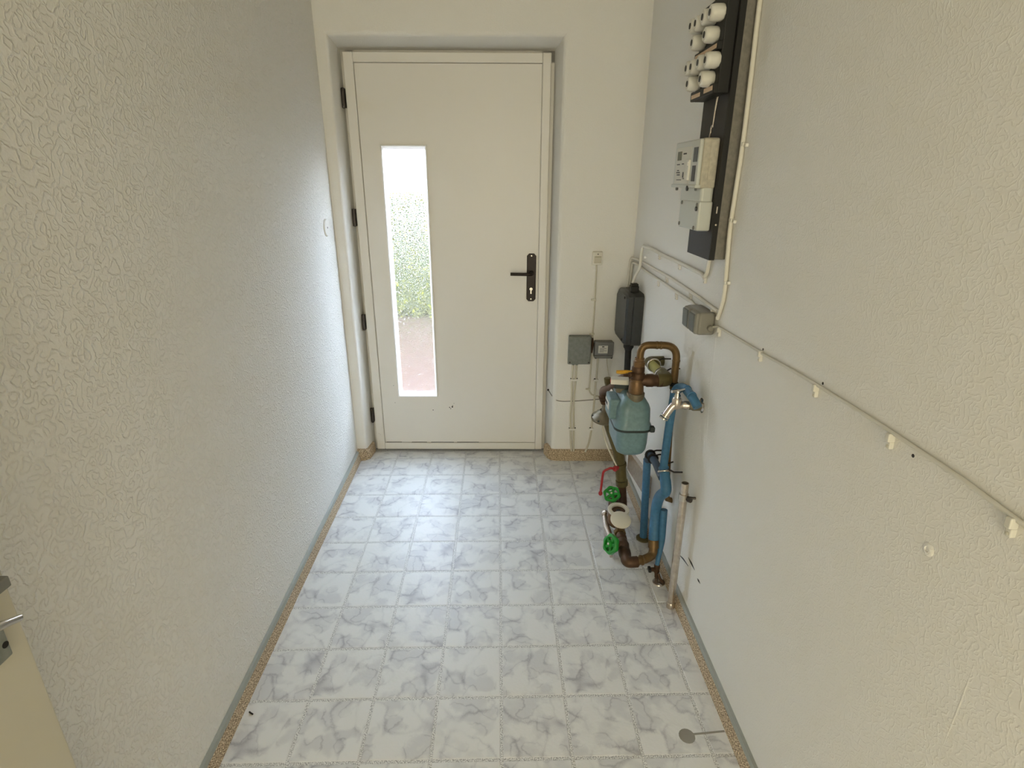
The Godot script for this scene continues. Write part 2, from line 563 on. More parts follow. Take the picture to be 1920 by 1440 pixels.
	part(re, "wallpaper", MB.new().box(V(-0.80, 1.235, z1 + 0.08), V(0.5, 2.57, 0.16)).box(V(0.92, 1.235, z1 + 0.08), V(0.55, 2.57, 0.16)).box(V(0.05, 2.38, z1 + 0.08), V(1.2, 0.28, 0.16)).box(V(0.05, 0.03, z1 + 0.08), V(1.2, 0.16, 0.16)), M.wallpaper)
	var wn := thing("window_1", "added glowing pane behind the viewer, unseen, giving warm fill light", "window", V(0.05, 0.11, z1 + 0.06), "", "structure")
	part(wn, "added_frame", MB.new().box(V(-0.52, 1.175, z1 + 0.06), V(0.06, 2.13, 0.06), 0.006).box(V(0.62, 1.175, z1 + 0.06), V(0.06, 2.13, 0.06), 0.006).box(V(0.05, 2.21, z1 + 0.06), V(1.2, 0.06, 0.06), 0.006).box(V(0.05, 0.14, z1 + 0.06), V(1.2, 0.06, 0.06), 0.006), M.door_paint)
	part(wn, "pane", MB.new().box(V(0.05, 1.175, z1 + 0.06), V(1.1, 2.03, 0.008)), M.added_glow_pane)
	var ce := MeshInstance3D.new()
	ce.name = "ceiling"
	ce.mesh = MB.new().box(V(0, 0, 0), V(2.3, 0.12, 5.6)).mesh()
	ce.material_override = M.plaster
	add_child(ce)
	ce.position = V(0, 2.56, 2.68)
	tag(ce, "plain white ceiling above the hall", "ceiling", "", "structure")

	# floor: granular bed, marbled tiles proud of it
	var fl := thing("floor", "grey white marbled vinyl floor in square tiles with granular joints", "floor", Vector3.ZERO, "", "structure")
	part(fl, "joint_bed", MB.new().box(V(0.03, -0.0512, 2.65), V(1.72, 0.1, 5.36)), M.joint_granules)
	part(fl, "gap_shade_sill", MB.new().box(V(-0.18, -0.037, -0.0895), V(1.08, 0.106, 0.07)), M.seal_black)  # added to stop daylight; black stands in for shade under the door
	var ca := cos(-0.0199)
	var sa := sin(-0.0199)
	var cache := {}
	for j in range(-5, 22):
		for c in range(-4, 5):
			var jw := 0.0045
			var x0 := 0.2 * c + jw
			var x1 := 0.2 * (c + 1) - jw
			var y0 := 0.2 * j + jw
			var y1 := 0.2 * (j + 1) - jw
			var zc := 0.8833 + 0.2 * (j + 0.5)
			var sk := 0.2 * (j + 0.5) * sa
			x0 = maxf(x0, -0.7601 + 0.031 * zc + 0.118 + sk + 0.002)
			x1 = minf(x1, 0.7534 + 0.0162 * zc + 0.118 + sk - 0.002)
			y0 = maxf(y0, -0.878)
			if x1 - x0 < 0.012 or y1 - y0 < 0.012: continue
			var kind := posmod(c * 7 + j * 11 + (j / 3) * 5, 24)
			var key := "%d %.3f %.3f" % [kind, x1 - x0, y1 - y0]
			var size := Vector2(x1 - x0, y1 - y0)
			if not cache.has(key):
				cache[key] = tile_mesh(size, kind)
			var mid := Vector2((x0 + x1) * 0.5, (y0 + y1) * 0.5)
			put(fl, "tile", cache[key], M.marbled_vinyl, Transform3D(Basis(Vector3.UP, 0.0199), V(-0.118 + mid.x * ca - mid.y * sa, 0, 0.8833 + mid.y * ca + mid.x * sa)))
	part(fl, "grey_patch", MB.new().lathe(V(0.644, -0.0005, 1.81), Vector3.UP, [[0.024, 0.0], [0.023, 0.0012], [0.0, 0.0014]], 16).box(V(0.71, 0.0003, 1.80), V(0.10, 0.0014, 0.006), 0.0006, Basis(Vector3.UP, 0.1)), M.stain, "grey filler patch with a line running to the skirting")

	# skirting: carpet strips with a vinyl capping
	var strip := [[0.021, -0.004], [0.0205, 0.006], [0.0145, 0.047], [0.011, 0.051]]
	var cap := [[0.014, 0.049], [0.0135, 0.055], [0.0095, 0.061], [0.0, 0.0625], [-0.004, 0.0625]]
	for sd in [["baseboard_left", "tan flecked carpet skirting with grey capping along the bare textured wall", -1], ["baseboard_right", "tan flecked carpet skirting with grey capping along the wall with the pipes", 1]]:
		var path := []
		var zs := [0.125, 0.8, 1.47, 1.48, 2.4, 3.3, 5.28]
		for z in zs:
			var p := LW(z, 0) if sd[2] < 0 else RW(z, 0)
			path.append(Vector2(p.x, p.z))
		if sd[2] < 0: path.reverse()
		var o := thing(sd[0], sd[1], "skirting", LW(2, 0) if sd[2] < 0 else RW(2, 0), "", "structure")
		part(o, "carpet_strip", MB.new().sweep(path, strip), M.carpet_strip)
		part(o, "capping", MB.new().sweep(path, cap), M.grey_vinyl)
	var soft := [[0.020, -0.004], [0.021, 0.02], [0.019, 0.055], [0.013, 0.064], [0.0, 0.066], [-0.004, 0.066]]
	var pb := [Vector2(0.755, 0.1), Vector2(0.6, 0.1), Vector2(0.45, 0.1), Vector2(0.392, 0.1), Vector2(0.374, 0.095), Vector2(0.363, 0.08), Vector2(0.345, 0.02)]
	pb.reverse()
	var ob := thing("baseboard_back", "tan carpet skirting under the grey boxes, rounding into the door recess", "skirting", V(0.55, 0, 0.1), "", "structure")
	part(ob, "carpet_strip", MB.new().sweep(pb, soft), M.carpet_strip)
	var pl := [Vector2(-0.698, 0.0), Vector2(-0.703, 0.07), Vector2(-0.708, 0.092), Vector2(-0.72, 0.102), Vector2(-0.755, 0.104)]
	pl.reverse()
	var oc := thing("baseboard_recess", "short tan carpet skirting piece at the hinge side of the door recess", "skirting", V(-0.7, 0, 0.05), "", "structure")
	part(oc, "carpet_strip", MB.new().sweep(pl, soft), M.carpet_strip)
	var debris := thing("debris", "small dark stick lying on the floor tiles beside the skirting", "debris", V(-0.663, 0.001, 1.736))
	part(debris, "stick", MB.new().tube([V(-0.670, 0.003, 1.733), V(-0.663, 0.004, 1.738), V(-0.656, 0.003, 1.741)], 0.0025, 6), M.seal_black)

func crack(pts: Array) -> MB:
	var q := []
	var rr := []
	for i in pts.size():
		q.append(RW(pts[i][0], pts[i][1], 0.0005))
		rr.append(0.0028 if i > 0 and i < pts.size() - 1 else 0.001)
	return MB.new().tube(q, rr, 6)

func tile_mesh(s: Vector2, kind: int) -> ArrayMesh:
	var mb := MB.new()
	var o := Vector2((kind % 5) * 0.237, (kind / 5) * 0.311)
	var turn := (kind * 7) % 4
	var h := s * 0.5
	var b := 0.0016
	var cs := [Vector2(-1, -1), Vector2(1, -1), Vector2(1, 1), Vector2(-1, 1)]
	var uv := func(p: Vector2) -> Vector2: return o + p.rotated(turn * PI / 2) * 1.25
	var top := []
	var low := []
	for c in cs:
		top.append(Vector2(c.x * (h.x - b), c.y * (h.y - b)))
		low.append(Vector2(c.x * h.x, c.y * h.y))
	mb.quad(V(top[0].x, 0, top[0].y), V(top[1].x, 0, top[1].y), V(top[2].x, 0, top[2].y), V(top[3].x, 0, top[3].y), Vector3.UP, [uv.call(top[0]), uv.call(top[1]), uv.call(top[2]), uv.call(top[3])])
	for i in 4:
		var k := (i + 1) % 4
		var e: Vector2 = (low[k] - low[i]).normalized()
		mb.quad(V(low[i].x, -0.0013, low[i].y), V(low[k].x, -0.0013, low[k].y), V(top[k].x, 0, top[k].y), V(top[i].x, 0, top[i].y), V(e.y, 1.2, -e.x).normalized(), [uv.call(low[i]), uv.call(low[k]), uv.call(top[k]), uv.call(top[i])])
	return mb.mesh()

# ------------------------------------------------------------------ outside
func outside() -> void:
	var pv := MeshInstance3D.new()
	pv.name = "paving_ground"
	pv.mesh = MB.new().box(V(0, 0, 0), V(60, 0.1, 44)).mesh()
	pv.material_override = M.paving
	add_child(pv)
	pv.position = V(0, -0.16, -18.2)
	tag(pv, "pinkish paved ground outside the front door", "paving", "", "structure")
	var hd := thing("hedge", "light green clipped hedge seen through the patterned glass", "hedge", V(0, 0, -3.9), "", "stuff")
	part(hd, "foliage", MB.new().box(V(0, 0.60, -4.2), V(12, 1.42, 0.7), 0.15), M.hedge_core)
	var lf := MB.new()
	var poly := [V(-0.022, 0, 0), V(0, -0.012, 0.006), V(0.022, 0, 0), V(0, 0.012, 0.006)]
	lf.quad(poly[0], poly[1], poly[2], poly[3], V(0, 0, 1))
	lf.quad(poly[0], poly[1], poly[2], poly[3], V(0, 0, -1))
	var mm := MultiMesh.new()
	mm.transform_format = MultiMesh.TRANSFORM_3D
	mm.mesh = lf.mesh()
	mm.instance_count = 10000
	for i in 10000:
		var p := V(rng.randf_range(-2.6, 2.0), rng.randf_range(-0.1, 1.34), -3.84 + rng.randf_range(-0.03, 0.03))
		if i % 4 == 0: p = V(rng.randf_range(-2.6, 2.0), 1.32 + rng.randf_range(-0.03, 0.05), rng.randf_range(-4.5, -3.85))
		mm.set_instance_transform(i, Transform3D(Basis.from_euler(V(rng.randf_range(-1, 1), rng.randf_range(-1, 1), rng.randf_range(-3, 3))) * rng.randf_range(0.8, 1.5), p - V(0, 0, -3.9)))
	var mi := MultiMeshInstance3D.new()
	mi.name = "leaves"
	mi.multimesh = mm
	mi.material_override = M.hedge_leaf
	mi.set_meta("kind", "stuff")
	hd.add_child(mi)
	var hs := thing("house", "white rendered house across the street, only blurred through the door glass", "house", V(0, 0, -15))
	part(hs, "wall", MB.new().box(V(0, 1.7, -16), V(26, 3.6, 4)), M.render_white)
	part(hs, "roof", MB.new().prism(PackedVector2Array([Vector2(-2.6, 0), Vector2(2.6, 0), Vector2(0, 1.6)]), Transform3D(Basis(Vector3(0, 0, 1), Vector3(0, 1, 0), Vector3(-1, 0, 0)), V(13.4, 3.5, -16)), 26.8), M.roof_grey)

# ------------------------------------------------------------------ front door
func front_door() -> void:
	var d := thing("door_1", "white front door with a tall narrow patterned glass pane and dark handle", "door", V(-0.18, 0.01, 0), "", "structure")
	var xl := -0.6681
	var xr := 0.3163
	var yb := 0.012
	var yt := 2.089
	var il := -0.620
	var ir := 0.275
	var ib := 0.054
	var it := 2.045
	part(d, "stile", MB.new().box(V((xl + il) / 2, (yb + yt) / 2, -0.026), V(il - xl, yt - yb, 0.052), 0.005), M.door_paint)
	part(d, "stile", MB.new().box(V((xr + ir) / 2, (yb + yt) / 2, -0.026), V(xr - ir, yt - yb, 0.052), 0.005), M.door_paint)
	part(d, "rail", MB.new().box(V((il + ir) / 2, (yb + ib) / 2, -0.026), V(ir - il, ib - yb, 0.052), 0.005), M.door_paint)
	part(d, "rail", MB.new().box(V((il + ir) / 2, (yt + it) / 2, -0.026), V(ir - il, yt - it, 0.052), 0.005), M.door_paint)
	var gx0 := -0.521
	var gx1 := -0.291
	var gy0 := 0.348
	var gy1 := 1.688
	var pf := -0.007
	var px0 := il + 0.0025
	var px1 := ir - 0.0025
	var py0 := ib + 0.003
	var py1 := it - 0.0025
	var mb := MB.new()
	for q in [[px0, gx0, py0, py1], [gx1, px1, py0, py1], [gx0, gx1, py0, gy0], [gx0, gx1, gy1, py1]]:
		mb.box(V((q[0] + q[1]) / 2, (q[2] + q[3]) / 2, pf - 0.02), V(q[1] - q[0], q[3] - q[2], 0.04))
	for q in [[il, (ib + it) / 2, 0.010, it - ib + 0.008], [ir, (ib + it) / 2, 0.010, it - ib + 0.008], [(il + ir) / 2, ib, ir - il, 0.010], [(il + ir) / 2, it, ir - il, 0.010]]:
		mb.box(V(q[0], q[1], -0.034), V(q[2], q[3], 0.030))     # strips added behind the groove to stop daylight leaking through
	part(d, "door_panel", mb, M.door_paint)
	# the frame that the leaf closes against
	part(d, "door_frame", MB.new().box(V(0.325, 1.06, -0.082), V(0.10, 2.14, 0.058)).box(V(-0.68, 1.06, -0.082), V(0.10, 2.14, 0.058)).box(V(-0.18, 2.105, -0.082), V(1.1, 0.10, 0.058)), M.door_paint)
	# glazing beads: sloped strips around the pane
	var bw := 0.010
	for q in [[0, "x"], [1, "x"], [0, "y"], [1, "y"]]:
		var b := MB.new()
		var tri := PackedVector2Array([Vector2(0, -0.045), Vector2(bw + 0.009, -0.045), Vector2(bw + 0.007, -0.032), Vector2(bw * 0.75, -0.001), Vector2(bw * 0.4, 0.001), Vector2(0, -0.001)])
		if q[1] == "x":
			if q[0] == 0: b.prism(tri, Transform3D(Basis(V(1, 0, 0), V(0, 0, 1), V(0, -1, 0)), V(gx0, gy1, 0)), gy1 - gy0)
			else: b.prism(tri, Transform3D(Basis(V(-1, 0, 0), V(0, 0, 1), V(0, 1, 0)), V(gx1, gy0, 0)), gy1 - gy0)
		else:
			if q[0] == 0: b.prism(tri, Transform3D(Basis(V(0, 1, 0), V(0, 0, 1), V(1, 0, 0)), V(gx0, gy0, 0)), gx1 - gx0)
			else: b.prism(tri, Transform3D(Basis(V(0, -1, 0), V(0, 0, 1), V(-1, 0, 0)), V(gx1, gy1, 0)), gx1 - gx0)
		part(d, "glazing_bead", b, M.bead_paint)
	var pane := part(d, "pane", MB.new().box(V((gx0 + gx1) / 2, (gy0 + gy1) / 2, -0.036), V(gx1 - gx0 - 0.02, gy1 - gy0 - 0.02, 0.005)), M.glass, "patterned glass pane")
	# pressed pattern of the glass: small raised dashes, lens shaped
	var lens := MB.new().lathe(Vector3.ZERO, V(0, 0, 1), [[0.001, 0.0], [0.00085, 0.0005], [0.0005, 0.00085], [0.0, 0.001]], 8)
	var mm := MultiMesh.new()
	mm.transform_format = MultiMesh.TRANSFORM_3D
	mm.mesh = lens.mesh()
	var nx := 24
	var ny := 250
	mm.instance_count = nx * ny
	var n := 0
	for i in nx:
		for j in ny:
			var p := V(gx0 + 0.017 + (i + rng.randf_range(0.1, 0.9)) * (gx1 - gx0 - 0.034) / nx, gy0 + 0.02 + (j + rng.randf_range(0.15, 0.85)) * (gy1 - gy0 - 0.04) / ny, -0.0334)
			mm.set_instance_transform(n, Transform3D(Basis(V(0, 0, 1), rng.randf_range(-0.6, 0.6)) * Basis.from_scale(V(rng.randf_range(3.0, 6.2), rng.randf_range(1.3, 2.5), 0.75)), p - org(pane)))
			n += 1
	var mi := MultiMeshInstance3D.new()
	mi.name = "glass_relief"
	mi.multimesh = mm
	mi.material_override = M.relief_glass
	mi.set_meta("kind", "stuff")
	pane.add_child(mi)
	# hinges
	var hb := MB.new()
	hb.lathe(V(0, -0.045, 0), V(0, 1, 0), [[0.0, 0.0], [0.006, 0.001], [0.0075, 0.004], [0.0075, 0.020], [0.0068, 0.0205], [0.0068, 0.0215], [0.0075, 0.022], [0.0075, 0.068], [0.0068, 0.0685], [0.0068, 0.0695], [0.0075, 0.070], [0.0075, 0.086], [0.006, 0.089], [0.0, 0.09]], 14)
	hb.box(V(0.006, 0, -0.008), V(0.004, 0.085, 0.03), 0.001)
	hb.box(V(-0.006, 0, -0.012), V(0.012, 0.085, 0.012), 0.001)
	var hm := hb.mesh()
	for y in [1.893, 1.342, 0.790, 0.233]:
		put(d, "hinge", hm, M.hinge_steel, Transform3D(Basis(), V(-0.6795, y, 0.004)))
	# handle
	var pl := PackedVector2Array([Vector2(-0.013, -0.127), Vector2(0.013, -0.127), Vector2(0.0245, -0.115), Vector2(0.0245, 0.115), Vector2(0.013, 0.127), Vector2(-0.013, 0.127), Vector2(-0.0245, 0.115), Vector2(-0.0245, -0.115)])
	var hp := part(d, "door_handle", MB.new().prism(pl, Transform3D(Basis(), V(0.237, 1.036, pf)), 0.008, 0.003), M.dark_bronze, "dark bronze handle on a long plate")
	part(hp, "lever", MB.new().tube(fillet([V(0.237, 1.061, 0.0), V(0.237, 1.061, 0.047), V(0.125, 1.063, 0.050)], 0.014), 0.0085, 12).lathe(V(0.237, 1.061, 0.0), V(0, 0, 1), [[0.014, 0.0], [0.014, 0.004], [0.010, 0.008]], 16), M.dark_bronze)
	part(hp, "lock_cylinder", MB.new().cyl(V(0.2365, 0.976, 0.0), V(0, 0, 1), 0.0085, 0.004, 0.001, 16).box(V(0.2365, 0.961, 0.0015), V(0.009, 0.024, 0.005), 0.003), M.chrome)
	part(hp, "keyhole", MB.new().box(V(0.2365, 0.976, 0.004), V(0.002, 0.008, 0.001)), M.seal_black)
	for y in [1.151, 0.921]:
		part(hp, "screw", MB.new().lathe(V(0.237, y, 0.0005), V(0, 0, 1), [[0.005, 0.0], [0.004, 0.0015], [0.0, 0.002]], 10), M.chrome)
	# chips and marks in the paint
	for q in [[-0.227, 0.281, 0.0035, 0.006], [-0.221, 0.273, 0.003, 0.003], [-0.211, 0.284, 0.005, 0.0045], [-0.209, 0.292, 0.003, 0.005], [-0.201, 0.306, 0.002, 0.006], [-0.324, 0.264, 0.003, 0.002], [-0.544, 0.416, 0.002, 0.002], [-0.5425, 0.310, 0.002, 0.002]]:
		part(d, "paint_chip", MB.new().lathe(V(q[0], q[1], pf - 0.0002), V(0, 0, 1), [[q[2], 0.0], [q[2] * 0.9, 0.0004], [0.0, 0.0005]], 8), M.seal_black)
	for q in [[-0.65, 0.115], [-0.642, 0.108]]:
		part(d, "paint_chip", MB.new().lathe(V(q[0], q[1], -0.0002), V(0, 0, 1), [[0.002, 0.0], [0.0, 0.0005]], 8), M.seal_black)
	for q in [[-0.61, -0.52, 0.0558], [-0.46, -0.37, 0.0562], [-0.345, -0.21, 0.0562], [-0.19, -0.06, 0.0566]]:
		part(d, "paint_crack", MB.new().box(V((q[0] + q[1]) / 2, q[2], pf + 0.0004), V(q[1] - q[0], 0.0028, 0.0012)), M.seal_black)

func open_door() -> void:
	var d := thing("door_2", "open cream interior door leaf with a metal lever beside the bare textured wall", "door", V(-0.62, 0.012, 2.72), "", "structure")
	part(d, "door_leaf", MB.new().box(V(-0.62, 1.0, 2.722), V(0.04, 1.98, 0.80), 0.004), M.leaf_door)
	var hp := part(d, "door_handle", MB.new().box(V(-0.597, 1.0, 2.380), V(0.008, 0.23, 0.052), 0.003), M.grey_box, "grey green lock plate with a metal lever")
	part(hp, "lever", MB.new().tube(fillet([V(-0.595, 0.985, 2.47), V(-0.552, 0.985, 2.47), V(-0.548, 0.978, 2.40), V(-0.550, 0.963, 2.368)], 0.012), [0.007, 0.007, 0.007, 0.007, 0.007, 0.007, 0.0065, 0.0065, 0.0065, 0.006, 0.006, 0.006, 0.0055, 0.005], 12), M.chrome)
	part(hp, "keyhole", MB.new().cyl(V(-0.5935, 0.908, 2.3605), V(1, 0, 0), 0.005, 0.001), M.seal_black)
	part(d, "latch_box", MB.new().box(V(-0.590, 0.999, 2.352), V(0.022, 0.017, 0.034), 0.002), M.mid_grey_box)

# ------------------------------------------------------------------ left wall
func left_wall_things() -> void:
	var c := LW(0.247, 1.311)
	var o := thing("cover_plate", "round white blank cover plate on the bare wall near the door hinges", "cover plate", c)
	var ax := V(1, 0, -0.031).normalized()
	part(o, "disc", MB.new().lathe(c, ax, [[0.041, 0.0], [0.041, 0.003], [0.037, 0.007], [0.0, 0.008]], 28), M.clip_white)
	part(o, "screw", MB.new().lathe(c + ax * 0.0075, ax, [[0.005, 0.0], [0.004, 0.0012], [0.0, 0.0015]], 10), M.hinge_steel)

# ------------------------------------------------------------------ back wall: boxes and cables
func back_wall_things() -> void:
	var zb := 0.1
	var a := thing("junction_box", "large blank grey junction box on the end wall beside the door recess", "junction box", V(0.495, 0.6, zb), "grey boxes on the end wall")
	part(a, "box_body", MB.new().box(V(0.496, 0.675, zb + 0.018), V(0.114, 0.150, 0.04), 0.006), M.grey_box)
	part(a, "lid", MB.new().box(V(0.495, 0.676, zb + 0.044), V(0.122, 0.157, 0.016), 0.007), M.grey_box)
	for p in [[0.445, 0.61], [0.546, 0.61]]:
		part(a, "screw", MB.new().cyl(V(p[0], p[1], zb + 0.0515), V(0, 0, 1), 0.0045, 0.0015, 0.0005, 10), M.print_dark)
	for x in [0.468, 0.487]:
		part(a, "cable_gland", MB.new().cyl(V(x, 0.585, zb + 0.018), V(0, 1, 0), 0.008, 0.02, 0.002, 12), M.grey_box)
	var b := thing("junction_box", "smaller grey box with a white printed label on the end wall", "junction box", V(0.625, 0.63, zb), "grey boxes on the end wall")
	part(b, "box_body", MB.new().box(V(0.625, 0.676, zb + 0.02), V(0.098, 0.092, 0.042), 0.005), M.mid_grey_box)
	part(b, "lid", MB.new().box(V(0.625, 0.686, zb + 0.045), V(0.102, 0.074, 0.014), 0.004), M.mid_grey_box)
	part(b, "terminal_strip", MB.new().box(V(0.625, 0.640, zb + 0.042), V(0.100, 0.016, 0.016), 0.003), M.mid_grey_box)
	var lb := part(b, "label", MB.new().box(V(0.619, 0.683, zb + 0.0524), V(0.050, 0.042, 0.0008)), M.paper, "white printed label")
	for q in [[0.619, 0.698, 0.012, 0.006], [0.619, 0.688, 0.036, 0.0018], [0.613, 0.682, 0.024, 0.0018], [0.620, 0.676, 0.038, 0.0018], [0.612, 0.670, 0.022, 0.0018]]:
		part(lb, "print", MB.new().box(V(q[0], q[1], zb + 0.053), V(q[2], q[3], 0.0006)), M.print_dark)
	for p in [[0.583, 0.634], [0.667, 0.634]]:
		part(b, "screw", MB.new().cyl(V(p[0], p[1], zb + 0.049), V(0, 0, 1), 0.004, 0.0015, 0.0005, 10), M.print_dark)
	# small white switch
	var s := thing("wall_switch", "small white light switch high on the end wall above the grey boxes", "light switch", V(0.567, 1.12, zb))
	part(s, "base", MB.new().box(V(0.567, 1.155, zb + 0.009), V(0.052, 0.066, 0.02), 0.004), M.cable_white)
	part(s, "rocker", MB.new().box(V(0.569, 1.148, zb + 0.023), V(0.034, 0.034, 0.010), 0.003, Basis(V(1, 0, 0), 0.12)), M.cable_cream)
	part(s, "indicator", MB.new().cyl(V(0.569, 1.176, zb + 0.0185), V(0, 0, 1), 0.003, 0.001), M.nail)
	# cables, each with its nailed clips
	var clip := MB.new()
	clip.box(V(0, 0, 0.005), V(0.018, 0.010, 0.010), 0.002).box(V(0.013, 0, 0.004), V(0.009, 0.009, 0.008), 0.002)
	clip.lathe(V(0.014, 0.0, 0.008), V(0, 0, 1), [[0.003, 0.0], [0.003, 0.001], [0.0, 0.0012]], 8)
	var cm := clip.mesh()
	var wide := MB.new().box(V(0, 0, 0.005), V(0.040, 0.012, 0.010), 0.002).mesh()
	var nl := MB.new().box(V(0, 0.008, 0.004), V(0.010, 0.005, 0.006), 0.001).mesh()
	var c1 := thing("cable", "thin cream cable dropping from the white switch past the grey boxes", "cable", V(0.567, 1.0, zb))
	part(c1, "sheath", MB.new().tube(fillet([V(0.5665, 1.125, zb + 0.005), V(0.5675, 0.94, zb + 0.005), V(0.5665, 0.745, zb + 0.005), V(0.569, 0.70, zb + 0.005), V(0.567, 0.58, zb + 0.005), V(0.5645, 0.43, zb + 0.005), V(0.580, 0.404, zb + 0.005), V(0.615, 0.397, zb + 0.005), V(0.68, 0.393, zb + 0.005)], 0.02), 0.0042, 8), M.cable_cream)
	for q in [[0.566, 0.94], [0.5665, 0.755], [0.562, 0.44]]:
		put(c1, "clip", cm, M.cable_cream, Transform3D(Basis(V(0, 0, 1), PI), V(q[0], q[1], zb)))
	part(c1, "shrink_sleeve", MB.new().tube([V(0.5668, 0.735, zb + 0.006), V(0.569, 0.70, zb + 0.006), V(0.5675, 0.65, zb + 0.006)], [0.004, 0.0075, 0.004], 10), M.brass_dark, "rust brown sleeve")
	var c2 := thing("cable_pair", "pair of cream cables running down from the large grey box to the skirting", "cable", V(0.478, 0.3, zb))
	part(c2, "sheath", MB.new().tube(fillet([V(0.468, 0.59, zb + 0.007), V(0.4655, 0.495, zb + 0.007), V(0.470, 0.40, zb + 0.007), V(0.464, 0.30, zb + 0.007), V(0.470, 0.198, zb + 0.007), V(0.475, 0.11, zb + 0.007), V(0.481, 0.055, zb + 0.012)], 0.05), 0.0055, 10), M.cable_cream)
	part(c2, "sheath", MB.new().tube(fillet([V(0.487, 0.59, zb + 0.007), V(0.487, 0.495, zb + 0.007), V(0.481, 0.39, zb + 0.007), V(0.483, 0.30, zb + 0.007), V(0.489, 0.198, zb + 0.007), V(0.493, 0.055, zb + 0.012)], 0.05), 0.0055, 10), M.cable_cream)
	for q in [[0.476, 0.495], [0.479, 0.196]]:
		put(c2, "clip", wide, M.clip_white, Transform3D(Basis(), V(q[0], q[1], zb + 0.004)))
		put(c2, "clip_nail", nl, M.nail, Transform3D(Basis(), V(q[0] - 0.014, q[1], zb + 0.004)))
		put(c2, "clip_nail", nl, M.nail, Transform3D(Basis(), V(q[0] + 0.016, q[1], zb + 0.004)))
	var c3 := thing("cable", "single cream cable running down from the smaller labelled box to the skirting", "cable", V(0.595, 0.3, zb))
	part(c3, "sheath", MB.new().tube(fillet([V(0.603, 0.64, zb + 0.007), V(0.599, 0.495, zb + 0.007), V(0.596, 0.35, zb + 0.007), V(0.590, 0.198, zb + 0.007), V(0.581, 0.115, zb + 0.009), V(0.560, 0.055, zb + 0.018)], 0.06), 0.0055, 10), M.cable_cream)
	for q in [[0.598, 0.493], [0.589, 0.197]]:
		put(c3, "clip", MB.new().box(V(0, 0, 0.005), V(0.028, 0.012, 0.010), 0.002).mesh(), M.clip_white, Transform3D(Basis(), V(q[0], q[1], zb + 0.004)))
		put(c3, "clip_nail", nl, M.nail, Transform3D(Basis(), V(q[0] - 0.006, q[1], zb + 0.004)))
	var c5 := thing("cable", "thin wire from the labelled box down to the brown gas fittings", "cable", V(0.655, 0.55, zb))
	part(c5, "sheath", MB.new().tube(fillet([V(0.648, 0.645, zb + 0.01), V(0.655, 0.58, zb + 0.004), V(0.672, 0.50, zb + 0.004), V(0.678, 0.46, zb + 0.004)], 0.05), 0.0025, 6), M.cable_cream)
	var c4 := thing("earth_wire", "thin grey wire from the door frame along the end wall behind the cables", "cable", V(0.36, 0.38, 0.06))
	part(c4, "sheath", MB.new().tube(fillet([V(0.345, 0.400, 0.02), V(0.362, 0.385, 0.075), V(0.384, 0.369, 0.1025), V(0.42, 0.364, 0.1025), V(0.48, 0.366, 0.1025), V(0.56, 0.372, 0.1025), V(0.66, 0.382, 0.1025)], 0.03), 0.0026, 6), M.stain)
	part(c4, "screw", MB.new().lathe(V(0.344, 0.401, 0.02), V(0.3, 0, 1), [[0.006, -0.004], [0.006, 0.001], [0.004, 0.003], [0.0, 0.003]], 10), M.nail)

